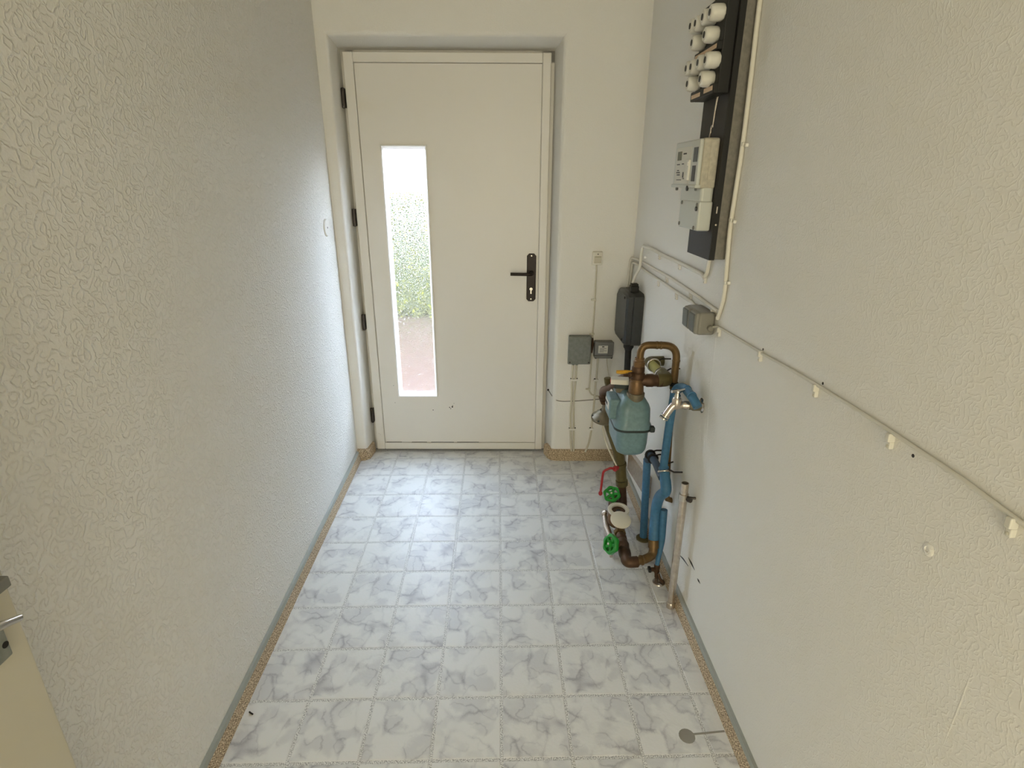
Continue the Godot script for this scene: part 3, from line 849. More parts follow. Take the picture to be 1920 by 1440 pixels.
# ------------------------------------------------------------------ electricity meter board
func meter_board() -> void:
	var bs := Basis(Vector3.UP, 0.0162)
	var o := thing("meter_board", "tall dark meter board on a grey backing, standing off the wall", "meter board", RW(1.166, 1.303))
	part(o, "backing", MB.new().box(RW(1.166, 1.80, 0.0155), V(0.035, 0.994, 0.202), 0.003, bs), M.board_grey, "grey backing box against the wall")
	part(o, "board", MB.new().box(RW(1.165, 1.80, 0.0415), V(0.017, 0.998, 0.204), 0.002, bs), M.brown_black)
	part(o, "edge_strip", MB.new().box(RW(1.2685, 1.80, 0.0415), V(0.0165, 0.997, 0.004), 0.001, bs), M.black_plastic)
	part(o, "screw", MB.new().lathe(RW(1.2705, 1.405, 0.042), V(0, 0, 1), [[0.004, 0.0], [0.003, 0.002], [0.0, 0.0024]], 10), M.dull_zinc)
	part(o, "screw", MB.new().box(RW(1.2705, 1.447, 0.044), V(0.004, 0.02, 0.002), 0.0008), M.dull_zinc)
	var f := thing("fuse_box", "black fuse box with white screw caps at the top of the meter board", "fuse box", RW(1.165, 1.755, 0.05))
	part(f, "box_body", MB.new().box(RW(1.164, 1.877, 0.066), V(0.034, 0.244, 0.198), 0.004, bs), M.black_plastic)
	var cp := MB.new()
	cp.lathe(Vector3.ZERO, V(0, 0, 1), [[0.0, 0.0], [0.018, 0.0], [0.0195, 0.002], [0.0215, 0.007], [0.0217, 0.014], [0.0213, 0.028], [0.0195, 0.0355], [0.0165, 0.0385], [0.0, 0.039]], 9)
	var cm := cp.mesh()
	var wd := MB.new().lathe(V(0, 0, 0.038), V(0, 0, 1), [[0.0085, 0.0], [0.0085, 0.0015], [0.0, 0.0017]], 12).mesh()
	var face := aim(bs * V(-1, 0, 0))
	for p in [[1.243, 1.950], [1.184, 1.953], [1.124, 1.952], [1.078, 1.955], [1.216, 1.904], [1.110, 1.906], [1.247, 1.838], [1.185, 1.842], [1.124, 1.842], [1.078, 1.845], [1.220, 1.796], [1.106, 1.800]]:
		var c := put(f, "fuse_cap", cm, M.ceramic, Transform3D(face, RW(p[0], p[1], 0.082)))
		var x := MeshInstance3D.new()
		x.name = "window"
		x.mesh = wd
		x.material_override = M.print_dark
		c.add_child(x, true)
	part(f, "label_ledge", MB.new().box(RW(1.165, 1.872, 0.088), V(0.014, 0.022, 0.194), 0.003, bs), M.black_plastic)
	part(f, "label_strip", MB.new().box(RW(1.166, 1.871, 0.0955), V(0.0016, 0.011, 0.175), 0.0005, bs), M.label_cream)
	part(f, "label_ledge", MB.new().box(RW(1.165, 1.768, 0.087), V(0.014, 0.026, 0.198), 0.003, bs), M.black_plastic)
	part(f, "label_strip", MB.new().box(RW(1.117, 1.766, 0.0945), V(0.0016, 0.011, 0.076), 0.0005, bs), M.label_cream)
	part(f, "label_strip", MB.new().box(RW(1.222, 1.769, 0.0945), V(0.0016, 0.012, 0.068), 0.0005, bs), M.label_cream)
	# seal wire
	var w := thing("seal_wire", "thin metal seal wire hanging between the fuse box and electricity meter", "wire", RW(1.185, 1.65, 0.055))
	part(w, "wire_loop", MB.new().tube([RW(1.195, 1.758, 0.0535), RW(1.189, 1.72, 0.055), RW(1.186, 1.675, 0.056)], 0.0014, 6).tube([RW(1.186, 1.758, 0.0535), RW(1.183, 1.71, 0.055), RW(1.185, 1.675, 0.056)], 0.0014, 6), M.dull_zinc)
	part(w, "hook", MB.new().tube(fillet([RW(1.185, 1.683, 0.055), RW(1.177, 1.676, 0.057), RW(1.180, 1.662, 0.058), RW(1.172, 1.645, 0.057)], 0.006), 0.0026, 8), M.dull_zinc)
	# electronic meter
	var e := thing("electricity_meter", "grey electronic electricity meter with a small display on the dark board", "electricity meter", RW(1.14, 1.385, 0.05))
	part(e, "meter_body", MB.new().box(RW(1.137, 1.575, 0.073), V(0.046, 0.138, 0.222), 0.006, bs), M.meter_grey)
	part(e, "side_panel", MB.new().box(RW(1.2475, 1.585, 0.066), V(0.020, 0.110, 0.004), 0.0015, bs), M.meter_grey)
	var fc := part(e, "front_cover", MB.new().box(RW(1.130, 1.577, 0.101), V(0.012, 0.130, 0.232), 0.005, bs), M.meter_cover, "clear grey front cover")
	var pz := func(z: float, y: float, sz: float, sy: float) -> MB: return MB.new().box(RW(z, y, 0.1075), V(0.0012, sy, sz), 0.0004, bs)
	part(fc, "face_plate", pz.call(1.105, 1.572, 0.150, 0.106), M.paper)
	part(fc, "display", MB.new().box(RW(1.068, 1.601, 0.1085), V(0.0012, 0.026, 0.040), 0.0004, bs), M.display)
	for q in [[1.12, 1.606, 0.03, 0.004], [1.062, 1.576, 0.03, 0.003], [1.108, 1.577, 0.02, 0.003], [1.066, 1.552, 0.036, 0.0035], [1.070, 1.545, 0.030, 0.0035], [1.064, 1.558, 0.02, 0.003], [1.118, 1.545, 0.010, 0.016], [1.08, 1.530, 0.05, 0.002], [1.126, 1.534, 0.02, 0.002]]:
		part(fc, "print", MB.new().box(RW(q[0], q[1], 0.1084), V(0.0008, q[3], q[2]), 0.0, bs), M.print_dark)
	part(fc, "window", MB.new().box(RW(1.218, 1.600, 0.1075), V(0.0014, 0.040, 0.036), 0.0004, bs).box(RW(1.214, 1.548, 0.1075), V(0.0014, 0.044, 0.030), 0.0004, bs), M.dark_grey_box, "dark cut-outs in the cover")
	part(fc, "sensor_bracket", MB.new().box(RW(1.165, 1.558, 0.110), V(0.008, 0.060, 0.03), 0.003, bs).box(RW(1.172, 1.576, 0.1145), V(0.003, 0.012, 0.012), 0.001, bs), M.ceramic)
	part(e, "lip", MB.new().box(RW(1.127, 1.512, 0.101), V(0.018, 0.010, 0.240), 0.003, bs), M.meter_cover)
	part(e, "terminal_neck", MB.new().box(RW(1.148, 1.49, 0.070), V(0.040, 0.056, 0.196), 0.010, bs), M.meter_cover)
	part(e, "terminal_cover", MB.new().box(RW(1.158, 1.428, 0.071), V(0.042, 0.086, 0.184), 0.006, bs), M.meter_cover)
	for q in [[1.090, 1.462], [1.236, 1.460], [1.082, 1.397], [1.226, 1.393], [1.015, 1.503], [1.205, 1.505]]:
		part(e, "screw", MB.new().cyl(RW(q[0], q[1], 0.088), V(-1, 0, 0), 0.006, 0.007, 0.001, 10), M.mid_grey_box)
	part(e, "seal", MB.new().lathe(RW(1.235, 1.449, 0.092), V(-1, 0, 0), [[0.007, 0.0], [0.007, 0.004], [0.0, 0.004]], 10), M.print_dark)
	part(e, "seal", MB.new().lathe(RW(1.18, 1.506, 0.108), V(-1, 0, 0), [[0.008, 0.0], [0.008, 0.004], [0.0, 0.004]], 10), M.print_dark)

# ------------------------------------------------------------------ right wall: switch, cable box, surface cables
func clips(o: Node3D, spots: Array, m: Material) -> void:     # [z, y, turn about the wall's normal]
	var c := MB.new()
	c.box(V(0, 0, 0.006), V(0.016, 0.010, 0.013), 0.002).box(V(0.014, 0, 0.004), V(0.014, 0.010, 0.009), 0.002)
	var cm := c.mesh()
	var nm := MB.new().lathe(V(0.016, 0, 0.008), V(0, 0, 1), [[0.003, 0.0], [0.003, 0.001], [0.0, 0.0015]], 8).mesh()
	for s in spots:
		var b := aim(V(-1, 0, 0.0162)) * Basis(V(0, 0, 1), s[2])
		var q := put(o, "clip", cm, m, Transform3D(b, RW(s[0], s[1], 0.0)))
		var x := MeshInstance3D.new()
		x.name = "clip_nail"
		x.mesh = nm
		x.material_override = M.cable_cream
		q.add_child(x, true)

func rwp(pts: Array, off := 0.007) -> Array:
	var o := []
	for p in pts: o.append(RW(p[0], p[1], p[2] if p.size() > 2 else off))
	return o

func wall_cables() -> void:
	var up := thing("cable", "white painted cable running straight down the wall beside the meter board", "cable", RW(1.30, 1.7), "painted cables clipped to the meter wall")
	part(up, "sheath", MB.new().tube(fillet(rwp([[1.284, 2.30], [1.286, 1.93], [1.297, 1.757], [1.302, 1.617], [1.297, 1.498], [1.291, 1.394], [1.308, 1.288], [1.318, 1.194], [1.300, 1.147], [1.290, 1.125]], 0.007), 0.05), 0.0065, 10), M.cable_white)
	clips(up, [[1.304, 1.624, -0.2], [1.294, 1.421, -0.2], [1.313, 1.24, 0.2]], M.clip_white)
	var hi := thing("cable", "upper white cable looping from the meter board to the dark box in the corner", "cable", RW(0.8, 1.237), "painted cables clipped to the meter wall")
	part(hi, "sheath", MB.new().tube(fillet(rwp([[1.168, 1.30], [1.160, 1.245], [1.14, 1.228], [1.117, 1.236], [0.904, 1.238], [0.621, 1.238], [0.44, 1.245, 0.012], [0.335, 1.243, 0.019], [0.332, 1.205, 0.022], [0.335, 1.14, 0.022], [0.30, 1.10, 0.032], [0.285, 1.06, 0.04], [0.28, 1.03, 0.04]], 0.009), 0.04), 0.0068, 10), M.cable_white)
	clips(hi, [[1.135, 1.228, -1.4], [0.86, 1.232, -1.5], [0.58, 1.232, -1.5], [0.345, 1.19, -3.0]], M.clip_white)
	var md := thing("cable", "middle white cable rising from the corner and running to the grey switch", "cable", RW(0.7, 1.16), "painted cables clipped to the meter wall")
	part(md, "sheath", MB.new().tube(fillet([V(0.733, 0.90, 0.106), V(0.734, 1.10, 0.106), V(0.737, 1.158, 0.112), RW(0.18, 1.163, 0.008), RW(0.352, 1.163, 0.006), RW(0.752, 1.165, 0.007), RW(1.038, 1.158, 0.007), RW(1.287, 1.147, 0.007)], 0.035), 0.0058, 10), M.cable_white)
	clips(md, [[0.72, 1.158, -1.5], [1.02, 1.152, -1.5], [1.24, 1.142, -1.5]], M.painted_over)
	var lo := thing("cable", "lower white cable running beneath the middle one into the grey switch", "cable", RW(0.7, 1.13), "painted cables clipped to the meter wall")
	part(lo, "sheath", MB.new().tube(fillet([V(0.744, 0.88, 0.107), V(0.745, 1.08, 0.107), V(0.746, 1.135, 0.118), RW(0.19, 1.141, 0.008), RW(0.381, 1.133, 0.007), RW(0.642, 1.130, 0.007), RW(0.872, 1.127, 0.007), RW(1.07, 1.128, 0.010), RW(1.13, 1.122, 0.022), RW(1.15, 1.10, 0.026)], 0.035), 0.0058, 10), M.cable_white)
	clips(lo, [[0.60, 1.122, -1.5], [0.86, 1.118, -1.5], [1.08, 1.12, -1.5]], M.clip_white)
	var ln := thing("cable", "long thin painted cable running level along the wall away from the grey switch", "cable", RW(1.9, 1.11), "painted cables clipped to the meter wall")
	part(ln, "sheath", MB.new().tube(rwp([[1.26, 1.09, 0.012], [1.295, 1.102], [1.45, 1.106], [1.61, 1.109], [1.74, 1.115], [1.873, 1.119], [2.0, 1.121], [2.117, 1.121], [2.257, 1.119], [2.366, 1.112], [2.7, 1.105], [3.2, 1.11], [5.2, 1.11]], 0.0042), 0.0037, 8), M.painted_over)
	clips(ln, [[1.31, 1.095, -1.5], [1.595, 1.106, -1.5], [1.862, 1.112, -1.5], [2.105, 1.112, -1.5], [2.35, 1.106, -1.5]], M.painted_over)
	for q in [[1.875, 1.127], [2.156, 1.103], [1.595, 1.118]]:
		part(ln, "nail_hole", MB.new().lathe(RW(q[0], q[1], -0.001), V(-1, 0, 0), [[0.004, 0.0], [0.003, 0.0015], [0.0, 0.0015]], 8), M.nail)
	# grey double switch
	var sw := thing("double_switch", "grey surface mounted double switch on the wall beneath the meter board", "switch", RW(1.195, 1.07))
	var bs := Basis(Vector3.UP, 0.0162)
	var prof := PackedVector2Array()
	for p in [[-0.034, -0.030], [-0.026, -0.037], [0.026, -0.037], [0.036, -0.028], [0.036, 0.024], [0.024, 0.035], [-0.024, 0.035], [-0.034, 0.026]]: prof.append(Vector2(p[0], p[1]))
	part(sw, "housing", MB.new().box(RW(1.195, 1.1, 0.027), V(0.056, 0.074, 0.134), 0.010, bs), M.switch_grey)
	part(sw, "cable_entry", MB.new().cyl(RW(1.26, 1.088, 0.016), V(0, 0, 1), 0.010, 0.014, 0.002, 12), M.switch_grey)
	for z in [1.1625, 1.2275]:
		var fr := part(sw, "cover", MB.new().box(RW(z, 1.1, 0.054), V(0.020, 0.070, 0.061), 0.009, bs), M.switch_grey)
		part(fr, "rocker", MB.new().box(RW(z, 1.1, 0.063), V(0.008, 0.058, 0.048), 0.0035, bs * Basis(V(0, 0, 1), 0.05)), M.rocker_grey)
	# dark cable end box in the corner
	var eb := thing("cable_box", "dark grey main cable box with cut corners in the corner by the end wall", "cable box", RW(0.25, 0.77))
	var oc := PackedVector2Array([Vector2(-0.125, -0.118), Vector2(-0.105, -0.128), Vector2(0.08, -0.128), Vector2(0.118, -0.112), Vector2(0.118, 0.092), Vector2(0.075, 0.128), Vector2(-0.105, 0.128), Vector2(-0.125, 0.115)])
	var ax := Transform3D(Basis(V(0, 0, -1), V(0, 1, 0), V(-1, 0, 0)).rotated(Vector3.UP, 0.0162), RW(0.256, 0.894, 0.0))
	part(eb, "box_body", MB.new().prism(oc, Transform3D(ax.basis, ax.origin + V(0.002, 0, 0)), 0.050, 0.002), M.dark_grey_box)
	var oc2 := PackedVector2Array()
	for p in oc: oc2.append(p * 0.985)
	part(eb, "lid", MB.new().prism(oc2, Transform3D(ax.basis, ax.origin + V(-0.050, 0, 0)), 0.033, 0.010), M.dark_grey_box)
	part(eb, "top_gland", MB.new().box(RW(0.30, 1.035, 0.034), V(0.040, 0.034, 0.045), 0.006).box(RW(0.30, 1.055, 0.034), V(0.034, 0.012, 0.038), 0.004), M.black_plastic)
	part(eb, "lid_screw", MB.new().lathe(RW(0.335, 0.998, 0.083), V(-1, 0, 0), [[0.006, 0.0], [0.006, 0.003], [0.0, 0.004]], 10), M.black_plastic)
	part(eb, "lid_screw", MB.new().lathe(RW(0.335, 0.79, 0.083), V(-1, 0, 0), [[0.006, 0.0], [0.006, 0.003], [0.0, 0.004]], 10), M.black_plastic)
	part(eb, "bottom_gland", MB.new().lathe(RW(0.29, 0.772, 0.036), V(0, -1, 0), [[0.030, 0.0], [0.030, 0.014], [0.026, 0.018], [0.026, 0.034], [0.020, 0.042], [0.018, 0.05]], 16), M.black_plastic)
	var bc := thing("main_cable", "thick black supply cable dropping from the dark cable box behind the meter", "cable", RW(0.29, 0.4))
	part(bc, "sheath", MB.new().tube(fillet([RW(0.29, 0.725, 0.036), RW(0.285, 0.62, 0.032), RW(0.27, 0.45, 0.026), RW(0.26, 0.0, 0.026)], 0.08), 0.0165, 12), M.black_plastic)

# ------------------------------------------------------------------ gas
func gas() -> void:
	# meter
	var g := thing("gas_meter", "blue grey two-part steel gas meter hanging from the brown fittings", "gas meter", V(0.588, 0.54, 0.99))
	var zc := 0.985
	var shell := func(y0: float, y1: float, pts: Array) -> MB:      # stacked rounded rectangles: [y, half x, half z, corner]
		var mb := MB.new()
		var rows := []
		for p in pts:
			var ring := []
			for q in [[1, 1, 0.0], [-1, 1, PI / 2], [-1, -1, PI], [1, -1, 1.5 * PI]]:
				for s in 7:
					var a: float = q[2] + PI / 2 * s / 6.0
					ring.append(V(0.588 + q[0] * (p[1] - p[3]) + cos(a) * p[3], p[0], zc + q[1] * (p[2] - p[3]) + sin(a) * p[3]))
			rows.append(ring)
		var m: int = rows[0].size()
		for i in rows.size():
			for j in m + 1:
				var k := j % m
				var t: Vector3 = rows[i][(k + 1) % m] - rows[i][(k + m - 1) % m]
				var up: Vector3 = rows[mini(i + 1, rows.size() - 1)][k] - rows[maxi(i - 1, 0)][k]
				var nn := up.cross(t).normalized()
				if nn.dot(V(rows[i][k].x - 0.588, 0, rows[i][k].z - zc)) < 0.0: nn = -nn
				mb.vert(rows[i][k], nn)
		for i in rows.size() - 1:
			for j in m:
				var a := i * (m + 1) + j
				mb.tri(a, a + 1, a + m + 2); mb.tri(a, a + m + 2, a + m + 1)
		for e in [0, rows.size() - 1]:
			var c := mb.vert(V(0.588, rows[e][0].y, zc), V(0, -1 if e == 0 else 1, 0))
			var b := mb.v.size()
			for j in m + 1: mb.vert(rows[e][j % m], V(0, -1 if e == 0 else 1, 0))
			for j in m: mb.tri(c, b + j, b + j + 1)
		return mb
	part(g, "lower_shell", shell.call(0, 0, [[0.535, 0.030, 0.075, 0.025], [0.537, 0.042, 0.088, 0.030], [0.545, 0.052, 0.099, 0.035], [0.560, 0.058, 0.106, 0.036], [0.585, 0.060, 0.109, 0.036], [0.648, 0.061, 0.110, 0.036]]), M.gas_blue)
	part(g, "seam_flange", shell.call(0, 0, [[0.6445, 0.061, 0.110, 0.036], [0.645, 0.0715, 0.1205, 0.042], [0.6535, 0.0715, 0.1205, 0.042], [0.654, 0.062, 0.111, 0.036]]), M.gas_seam)
	part(g, "upper_shell", shell.call(0, 0, [[0.652, 0.0705, 0.1195, 0.042], [0.660, 0.0705, 0.1195, 0.042], [0.666, 0.068, 0.117, 0.04], [0.676, 0.063, 0.112, 0.036], [0.70, 0.0625, 0.111, 0.036], [0.728, 0.061, 0.109, 0.036], [0.742, 0.056, 0.104, 0.034], [0.758, 0.046, 0.094, 0.030], [0.772, 0.036, 0.083, 0.026], [0.777, 0.028, 0.075, 0.022], [0.778, 0.02, 0.06, 0.018]]), M.gas_blue)
	part(g, "flange_bolt", MB.new().box(V(0.655, 0.655, 1.09), V(0.020, 0.022, 0.026), 0.006), M.gas_seam)
	part(g, "outlet_collar", MB.new().lathe(V(0.592, 0.752, 1.05), V(0, 1, 0), [[0.026, 0.0], [0.029, 0.004], [0.031, 0.012], [0.033, 0.024], [0.033, 0.034], [0.030, 0.036]], 22), M.regulator)
	part(g, "inlet_collar", MB.new().lathe(V(0.580, 0.752, 0.925), V(0, 1, 0), [[0.026, 0.0], [0.029, 0.004], [0.029, 0.014], [0.026, 0.018], [0.026, 0.030]], 20), M.regulator)
	part(g, "bottom_plug", MB.new().lathe(V(0.61, 0.54, 1.0), V(0, -1, 0), [[0.032, 0.0], [0.030, 0.018], [0.022, 0.030], [0.0, 0.032]], 16), M.gas_seam)
	var ib := part(g, "index_box", MB.new().box(V(0.519, 0.715, 1.0), V(0.040, 0.082, 0.096), 0.008), M.gas_blue, "counter housing on the meter front")
	part(ib, "counter_window", MB.new().box(V(0.4986, 0.722, 0.995), V(0.002, 0.030, 0.07), 0.0008), M.paper)
	part(ib, "counter_digits", MB.new().box(V(0.4974, 0.722, 0.985), V(0.001, 0.012, 0.042)), M.seal_black)
	part(ib, "latch", MB.new().box(V(0.535, 0.700, 1.049), V(0.012, 0.02, 0.004), 0.0015), M.gas_seam)
	var tg := thing("meter_tag", "white tag box with a red printed end on top of the gas meter", "tag", V(0.545, 0.792, 0.99))
	part(tg, "tag_body", MB.new().box(V(0.543, 0.809, 0.985), V(0.068, 0.020, 0.040), 0.002, Basis(V(0, 1, 0), -0.15)), M.paper)
	part(tg, "red_print", MB.new().box(V(0.5088, 0.809, 0.980), V(0.0016, 0.012, 0.022), 0.0, Basis(V(0, 1, 0), -0.15)), M.print_red)
	part(tg, "bracket", MB.new().box(V(0.552, 0.790, 0.985), V(0.056, 0.018, 0.034), 0.002, Basis(V(0, 1, 0), -0.15)), M.gas_seam)
	part(tg, "base_plate", MB.new().box(V(0.556, 0.772, 0.98), V(0.050, 0.020, 0.03), 0.003), M.regulator)
	# outlet: union, tee, arch down to the wall
	var a := thing("gas_outlet_pipe", "brown copper pipe arching from the gas meter outlet and down the wall", "pipe", V(0.66, 0.8, 1.05))
	part(a, "union", MB.new().lathe(V(0.592, 0.786, 1.05), V(0, 1, 0), [[0.027, 0.0], [0.0285, 0.004], [0.0265, 0.034], [0.0245, 0.048], [0.0265, 0.050], [0.0265, 0.056]], 20), M.brass_old)
	part(a, "tee_body", MB.new().lathe(V(0.594, 0.840, 1.05), V(0, 1, 0), [[0.0255, 0.0], [0.0265, 0.004], [0.0265, 0.020], [0.022, 0.026], [0.0235, 0.030], [0.0235, 0.045], [0.020, 0.05]], 20).lathe(V(0.594, 0.834, 1.05), V(1, 0, 0), [[0.020, 0.0], [0.021, 0.03], [0.0245, 0.034], [0.0245, 0.056], [0.0225, 0.060], [0.0225, 0.072], [0.0245, 0.074], [0.0245, 0.090]], 20), M.brass_dark)
	part(a, "test_nipple", MB.new().cyl(V(0.572, 0.862, 1.066), V(-0.7, 0.1, 0.5), 0.010, 0.02, 0.002, 10), M.brass_dark)
	part(a, "compression_nut", MB.new().hexnut(V(0.595, 0.890, 1.05), V(0, 1, 0), 0.022, 0.018).lathe(V(0.596, 0.908, 1.05), V(0, 1, 0), [[0.0175, 0.0], [0.0185, 0.003], [0.0165, 0.006], [0.0185, 0.010], [0.0165, 0.014]], 18), M.brass_old)
	var arch := fillet([V(0.5955, 0.905, 1.05), V(0.598, 0.970, 1.05), V(0.730, 0.968, 1.046), V(0.731, 0.80, 1.048)], 0.052, 10)
	part(a, "arch_pipe", MB.new().tube(arch, 0.0135, 16), M.copper_old)
	part(a, "solder_joint", MB.new().tube([V(0.651, 0.9695, 1.05), V(0.657, 0.9695, 1.05)], 0.0148, 16), M.copper_old)
	part(a, "solder_joint", MB.new().tube([V(0.666, 0.969, 1.05), V(0.671, 0.969, 1.05)], 0.0148, 16), M.copper_old)
	part(a, "solder_joint", MB.new().tube([V(0.7305, 0.907, 1.047), V(0.7305, 0.912, 1.047)], 0.0148, 16), M.copper_old)
	part(a, "down_pipe", MB.new().tube([V(0.731, 0.825, 1.048), V(0.735, 0.6, 1.055), V(0.742, 0.45, 1.058), V(0.745, 0.37, 1.060), V(0.753, 0.335, 1.062), V(0.785, 0.325, 1.062)], 0.0115, 14), M.copper_old)
	part(a, "dark_joint", MB.new().cyl(V(0.731, 0.812, 1.048), V(0, 1, 0), 0.0165, 0.016, 0.003, 16), M.seal_black)
	# branch along the wall into the building
	var b := thing("gas_branch_pipe", "olive gas branch pipe with bright clamps running into the wall", "pipe", V(0.70, 0.83, 0.9))
	part(b, "elbow", MB.new().tube(fillet([V(0.668, 0.835, 1.05), V(0.706, 0.836, 1.048), V(0.702, 0.833, 0.97)], 0.03, 8), 0.0255, 18), M.gas_olive)
	part(b, "straight_pipe", MB.new().tube([V(0.703, 0.834, 0.99), V(0.701, 0.829, 0.90), V(0.7, 0.824, 0.80)], 0.018, 16), M.gas_yellow, "yellowed bare stretch of pipe")
	part(b, "wall_bend", MB.new().tube(fillet([V(0.700, 0.826, 0.84), V(0.699, 0.820, 0.775), V(0.78, 0.818, 0.765)], 0.03, 6), 0.021, 16), M.gas_olive)
	for z in [0.985, 0.862]:
		var cl := part(b, "pipe_clamp", MB.new().tube(ring(V(0.702, 0.831, z), V(0, 0, 1), 0.0245, 20), 0.0045, 8, false), M.chrome)
		part(cl, "clamp_screw", MB.new().tube([V(0.716, 0.848, z), V(0.732, 0.858, z), V(0.768, 0.858, z)], 0.003, 8), M.nail)
	# shut-off lever
	var lv := thing("gas_shutoff_lever", "short yellow lever of the gas shut-off on the outlet fitting", "valve lever", V(0.55, 0.868, 1.05))
	part(lv, "lever", MB.new().tube([V(0.576, 0.868, 1.053), V(0.55, 0.870, 1.056), V(0.53, 0.868, 1.056), V(0.513, 0.869, 1.056)], [0.005, 0.006, 0.0075, 0.006], 10), M.lever_yellow)
	part(lv, "lever_nut", MB.new().hexnut(V(0.578, 0.868, 1.052), V(-1, 0, 0), 0.008, 0.01), M.brass_old)
	# inlet: pipe from the floor, ball valve, regulator, elbow to the meter
	var p := thing("gas_inlet_pipe", "thick olive gas inlet pipe rising from the floor behind the gas meter", "pipe", V(0.65, 0, 0.7))
	part(p, "riser", MB.new().tube([V(0.672, -0.004, 0.69), V(0.663, 0.095, 0.70), V(0.650, 0.19, 0.70)], 0.019, 18), M.brass_dark)
	part(p, "valve_body", MB.new().tube([V(0.651, 0.185, 0.70), V(0.648, 0.21, 0.70)], 0.028, 18).tube([V(0.646, 0.215, 0.70), V(0.636, 0.29, 0.70)], 0.025, 18).tube([V(0.6365, 0.285, 0.70), V(0.634, 0.30, 0.70)], 0.029, 18), M.gas_olive)
	part(p, "upper_riser", MB.new().tube(fillet([V(0.635, 0.295, 0.70), V(0.626, 0.345, 0.70), V(0.598, 0.42, 0.70), V(0.565, 0.51, 0.70)], 0.04), 0.023, 18), M.gas_olive)
	var rl := thing("ball_valve_lever", "red cranked lever of the ball valve on the gas inlet pipe", "valve lever", V(0.55, 0.25, 0.74))
	part(rl, "lever", MB.new().tube(fillet([V(0.622, 0.292, 0.726), V(0.596, 0.297, 0.748), V(0.582, 0.302, 0.75), V(0.550, 0.286, 0.75), V(0.547, 0.25, 0.75), V(0.5435, 0.172, 0.75)], 0.012), 0.0055, 10), M.lever_red)
	part(rl, "knob", MB.new().lathe(V(0.5435, 0.178, 0.75), V(0, -1, 0), [[0.0, -0.002], [0.007, 0.0], [0.0095, 0.006], [0.0095, 0.012], [0.006, 0.018], [0.0, 0.02]], 12), M.lever_red)
	part(rl, "pivot", MB.new().hexnut(V(0.612, 0.293, 0.735), V(-0.6, 0, 0.5), 0.013, 0.016), M.lever_red)
	var rg := thing("gas_regulator", "round grey gas pressure regulator with bolted rim beside the gas meter", "regulator", V(0.545, 0.5, 0.7))
	var rx := V(-0.02, 1, 0.16).normalized()
	part(rg, "diaphragm_housing", MB.new().lathe(V(0.546, 0.530, 0.70), rx, [[0.0, -0.030], [0.022, -0.028], [0.045, -0.014], [0.054, -0.005], [0.054, 0.004], [0.050, 0.008], [0.036, 0.024], [0.026, 0.033], [0.020, 0.040]], 28), M.regulator)
	part(rg, "rim", MB.new().lathe(V(0.546, 0.530, 0.70), rx, [[0.046, -0.005], [0.058, -0.004], [0.058, 0.003], [0.046, 0.005]], 28), M.regulator)
	for k in 6:
		var q := aim(rx) * V(cos(k * TAU / 6 + 0.4), sin(k * TAU / 6 + 0.4), 0)
		part(rg, "rim_screw", MB.new().cyl(V(0.546, 0.530, 0.70) + q * 0.051 + rx * 0.004, rx, 0.0045, 0.006, 0.001, 8), M.gas_seam)
	part(rg, "neck", MB.new().tube([V(0.548, 0.555, 0.705), V(0.553, 0.60, 0.705), V(0.548, 0.615, 0.705)], [0.019, 0.018, 0.0185], 18), M.regulator)
	var el := thing("gas_inlet_elbow", "brown elbow joining the regulator to the gas meter inlet", "pipe fitting", V(0.54, 0.64, 0.75))
	part(el, "nut", MB.new().tube([V(0.549, 0.607, 0.705), V(0.543, 0.622, 0.706)], 0.024, 18).tube([V(0.541, 0.627, 0.707), V(0.538, 0.637, 0.708)], 0.0245, 18), M.brass_dark)
	part(el, "bend", MB.new().tube(fillet([V(0.540, 0.63, 0.707), V(0.531, 0.662, 0.712), V(0.556, 0.690, 0.76), V(0.572, 0.775, 0.88), V(0.579, 0.80, 0.922), V(0.580, 0.775, 0.925)], 0.035, 6), 0.020, 16), M.brass_dark)
	part(el, "stub", MB.new().tube([V(0.556, 0.676, 0.73), V(0.547, 0.712, 0.725), V(0.545, 0.727, 0.725)], 0.0155, 14), M.gas_olive)
	part(el, "bolt", MB.new().tube([V(0.555, 0.728, 0.90), V(0.528, 0.738, 0.92)], 0.006, 10).hexnut(V(0.536, 0.735, 0.915), V(-1, 0.3, 0.4), 0.012, 0.012), M.dull_zinc)
	var vt := thing("vent_tube", "thin cream tube hanging from the regulator to the inlet valve", "tube", V(0.57, 0.4, 0.72))
	part(vt, "sheath", MB.new().tube(fillet([V(0.545, 0.505, 0.712), V(0.538, 0.49, 0.72), V(0.551, 0.436, 0.72), V(0.577, 0.371, 0.72), V(0.600, 0.326, 0.722), V(0.612, 0.302, 0.73)], 0.05), 0.0038, 8), M.cable_cream)
	# sheet of steel leaning on the wall behind the pipes
	var sp := thing("metal_plate", "grey metal plate fixed low on the wall behind the blue floor pipe", "plate", RW(0.6, 0.18))
	part(sp, "sheet", MB.new().prism(PackedVector2Array([Vector2(-0.20, -0.085), Vector2(0.19, -0.02), Vector2(0.19, 0.085), Vector2(-0.20, 0.02)]), Transform3D(Basis(V(0, 0, 1), V(0, 1, 0), V(-1, 0, 0)), RW(0.60, 0.19, 0.0)), 0.022, 0.002), M.dull_zinc)

func ring(c: Vector3, axis: Vector3, r: float, k: int) -> Array:
	var b := aim(axis)
	var o := []
	for i in k + 1: o.append(c + b * V(cos(TAU * i / k), sin(TAU * i / k), 0) * r)
	return o

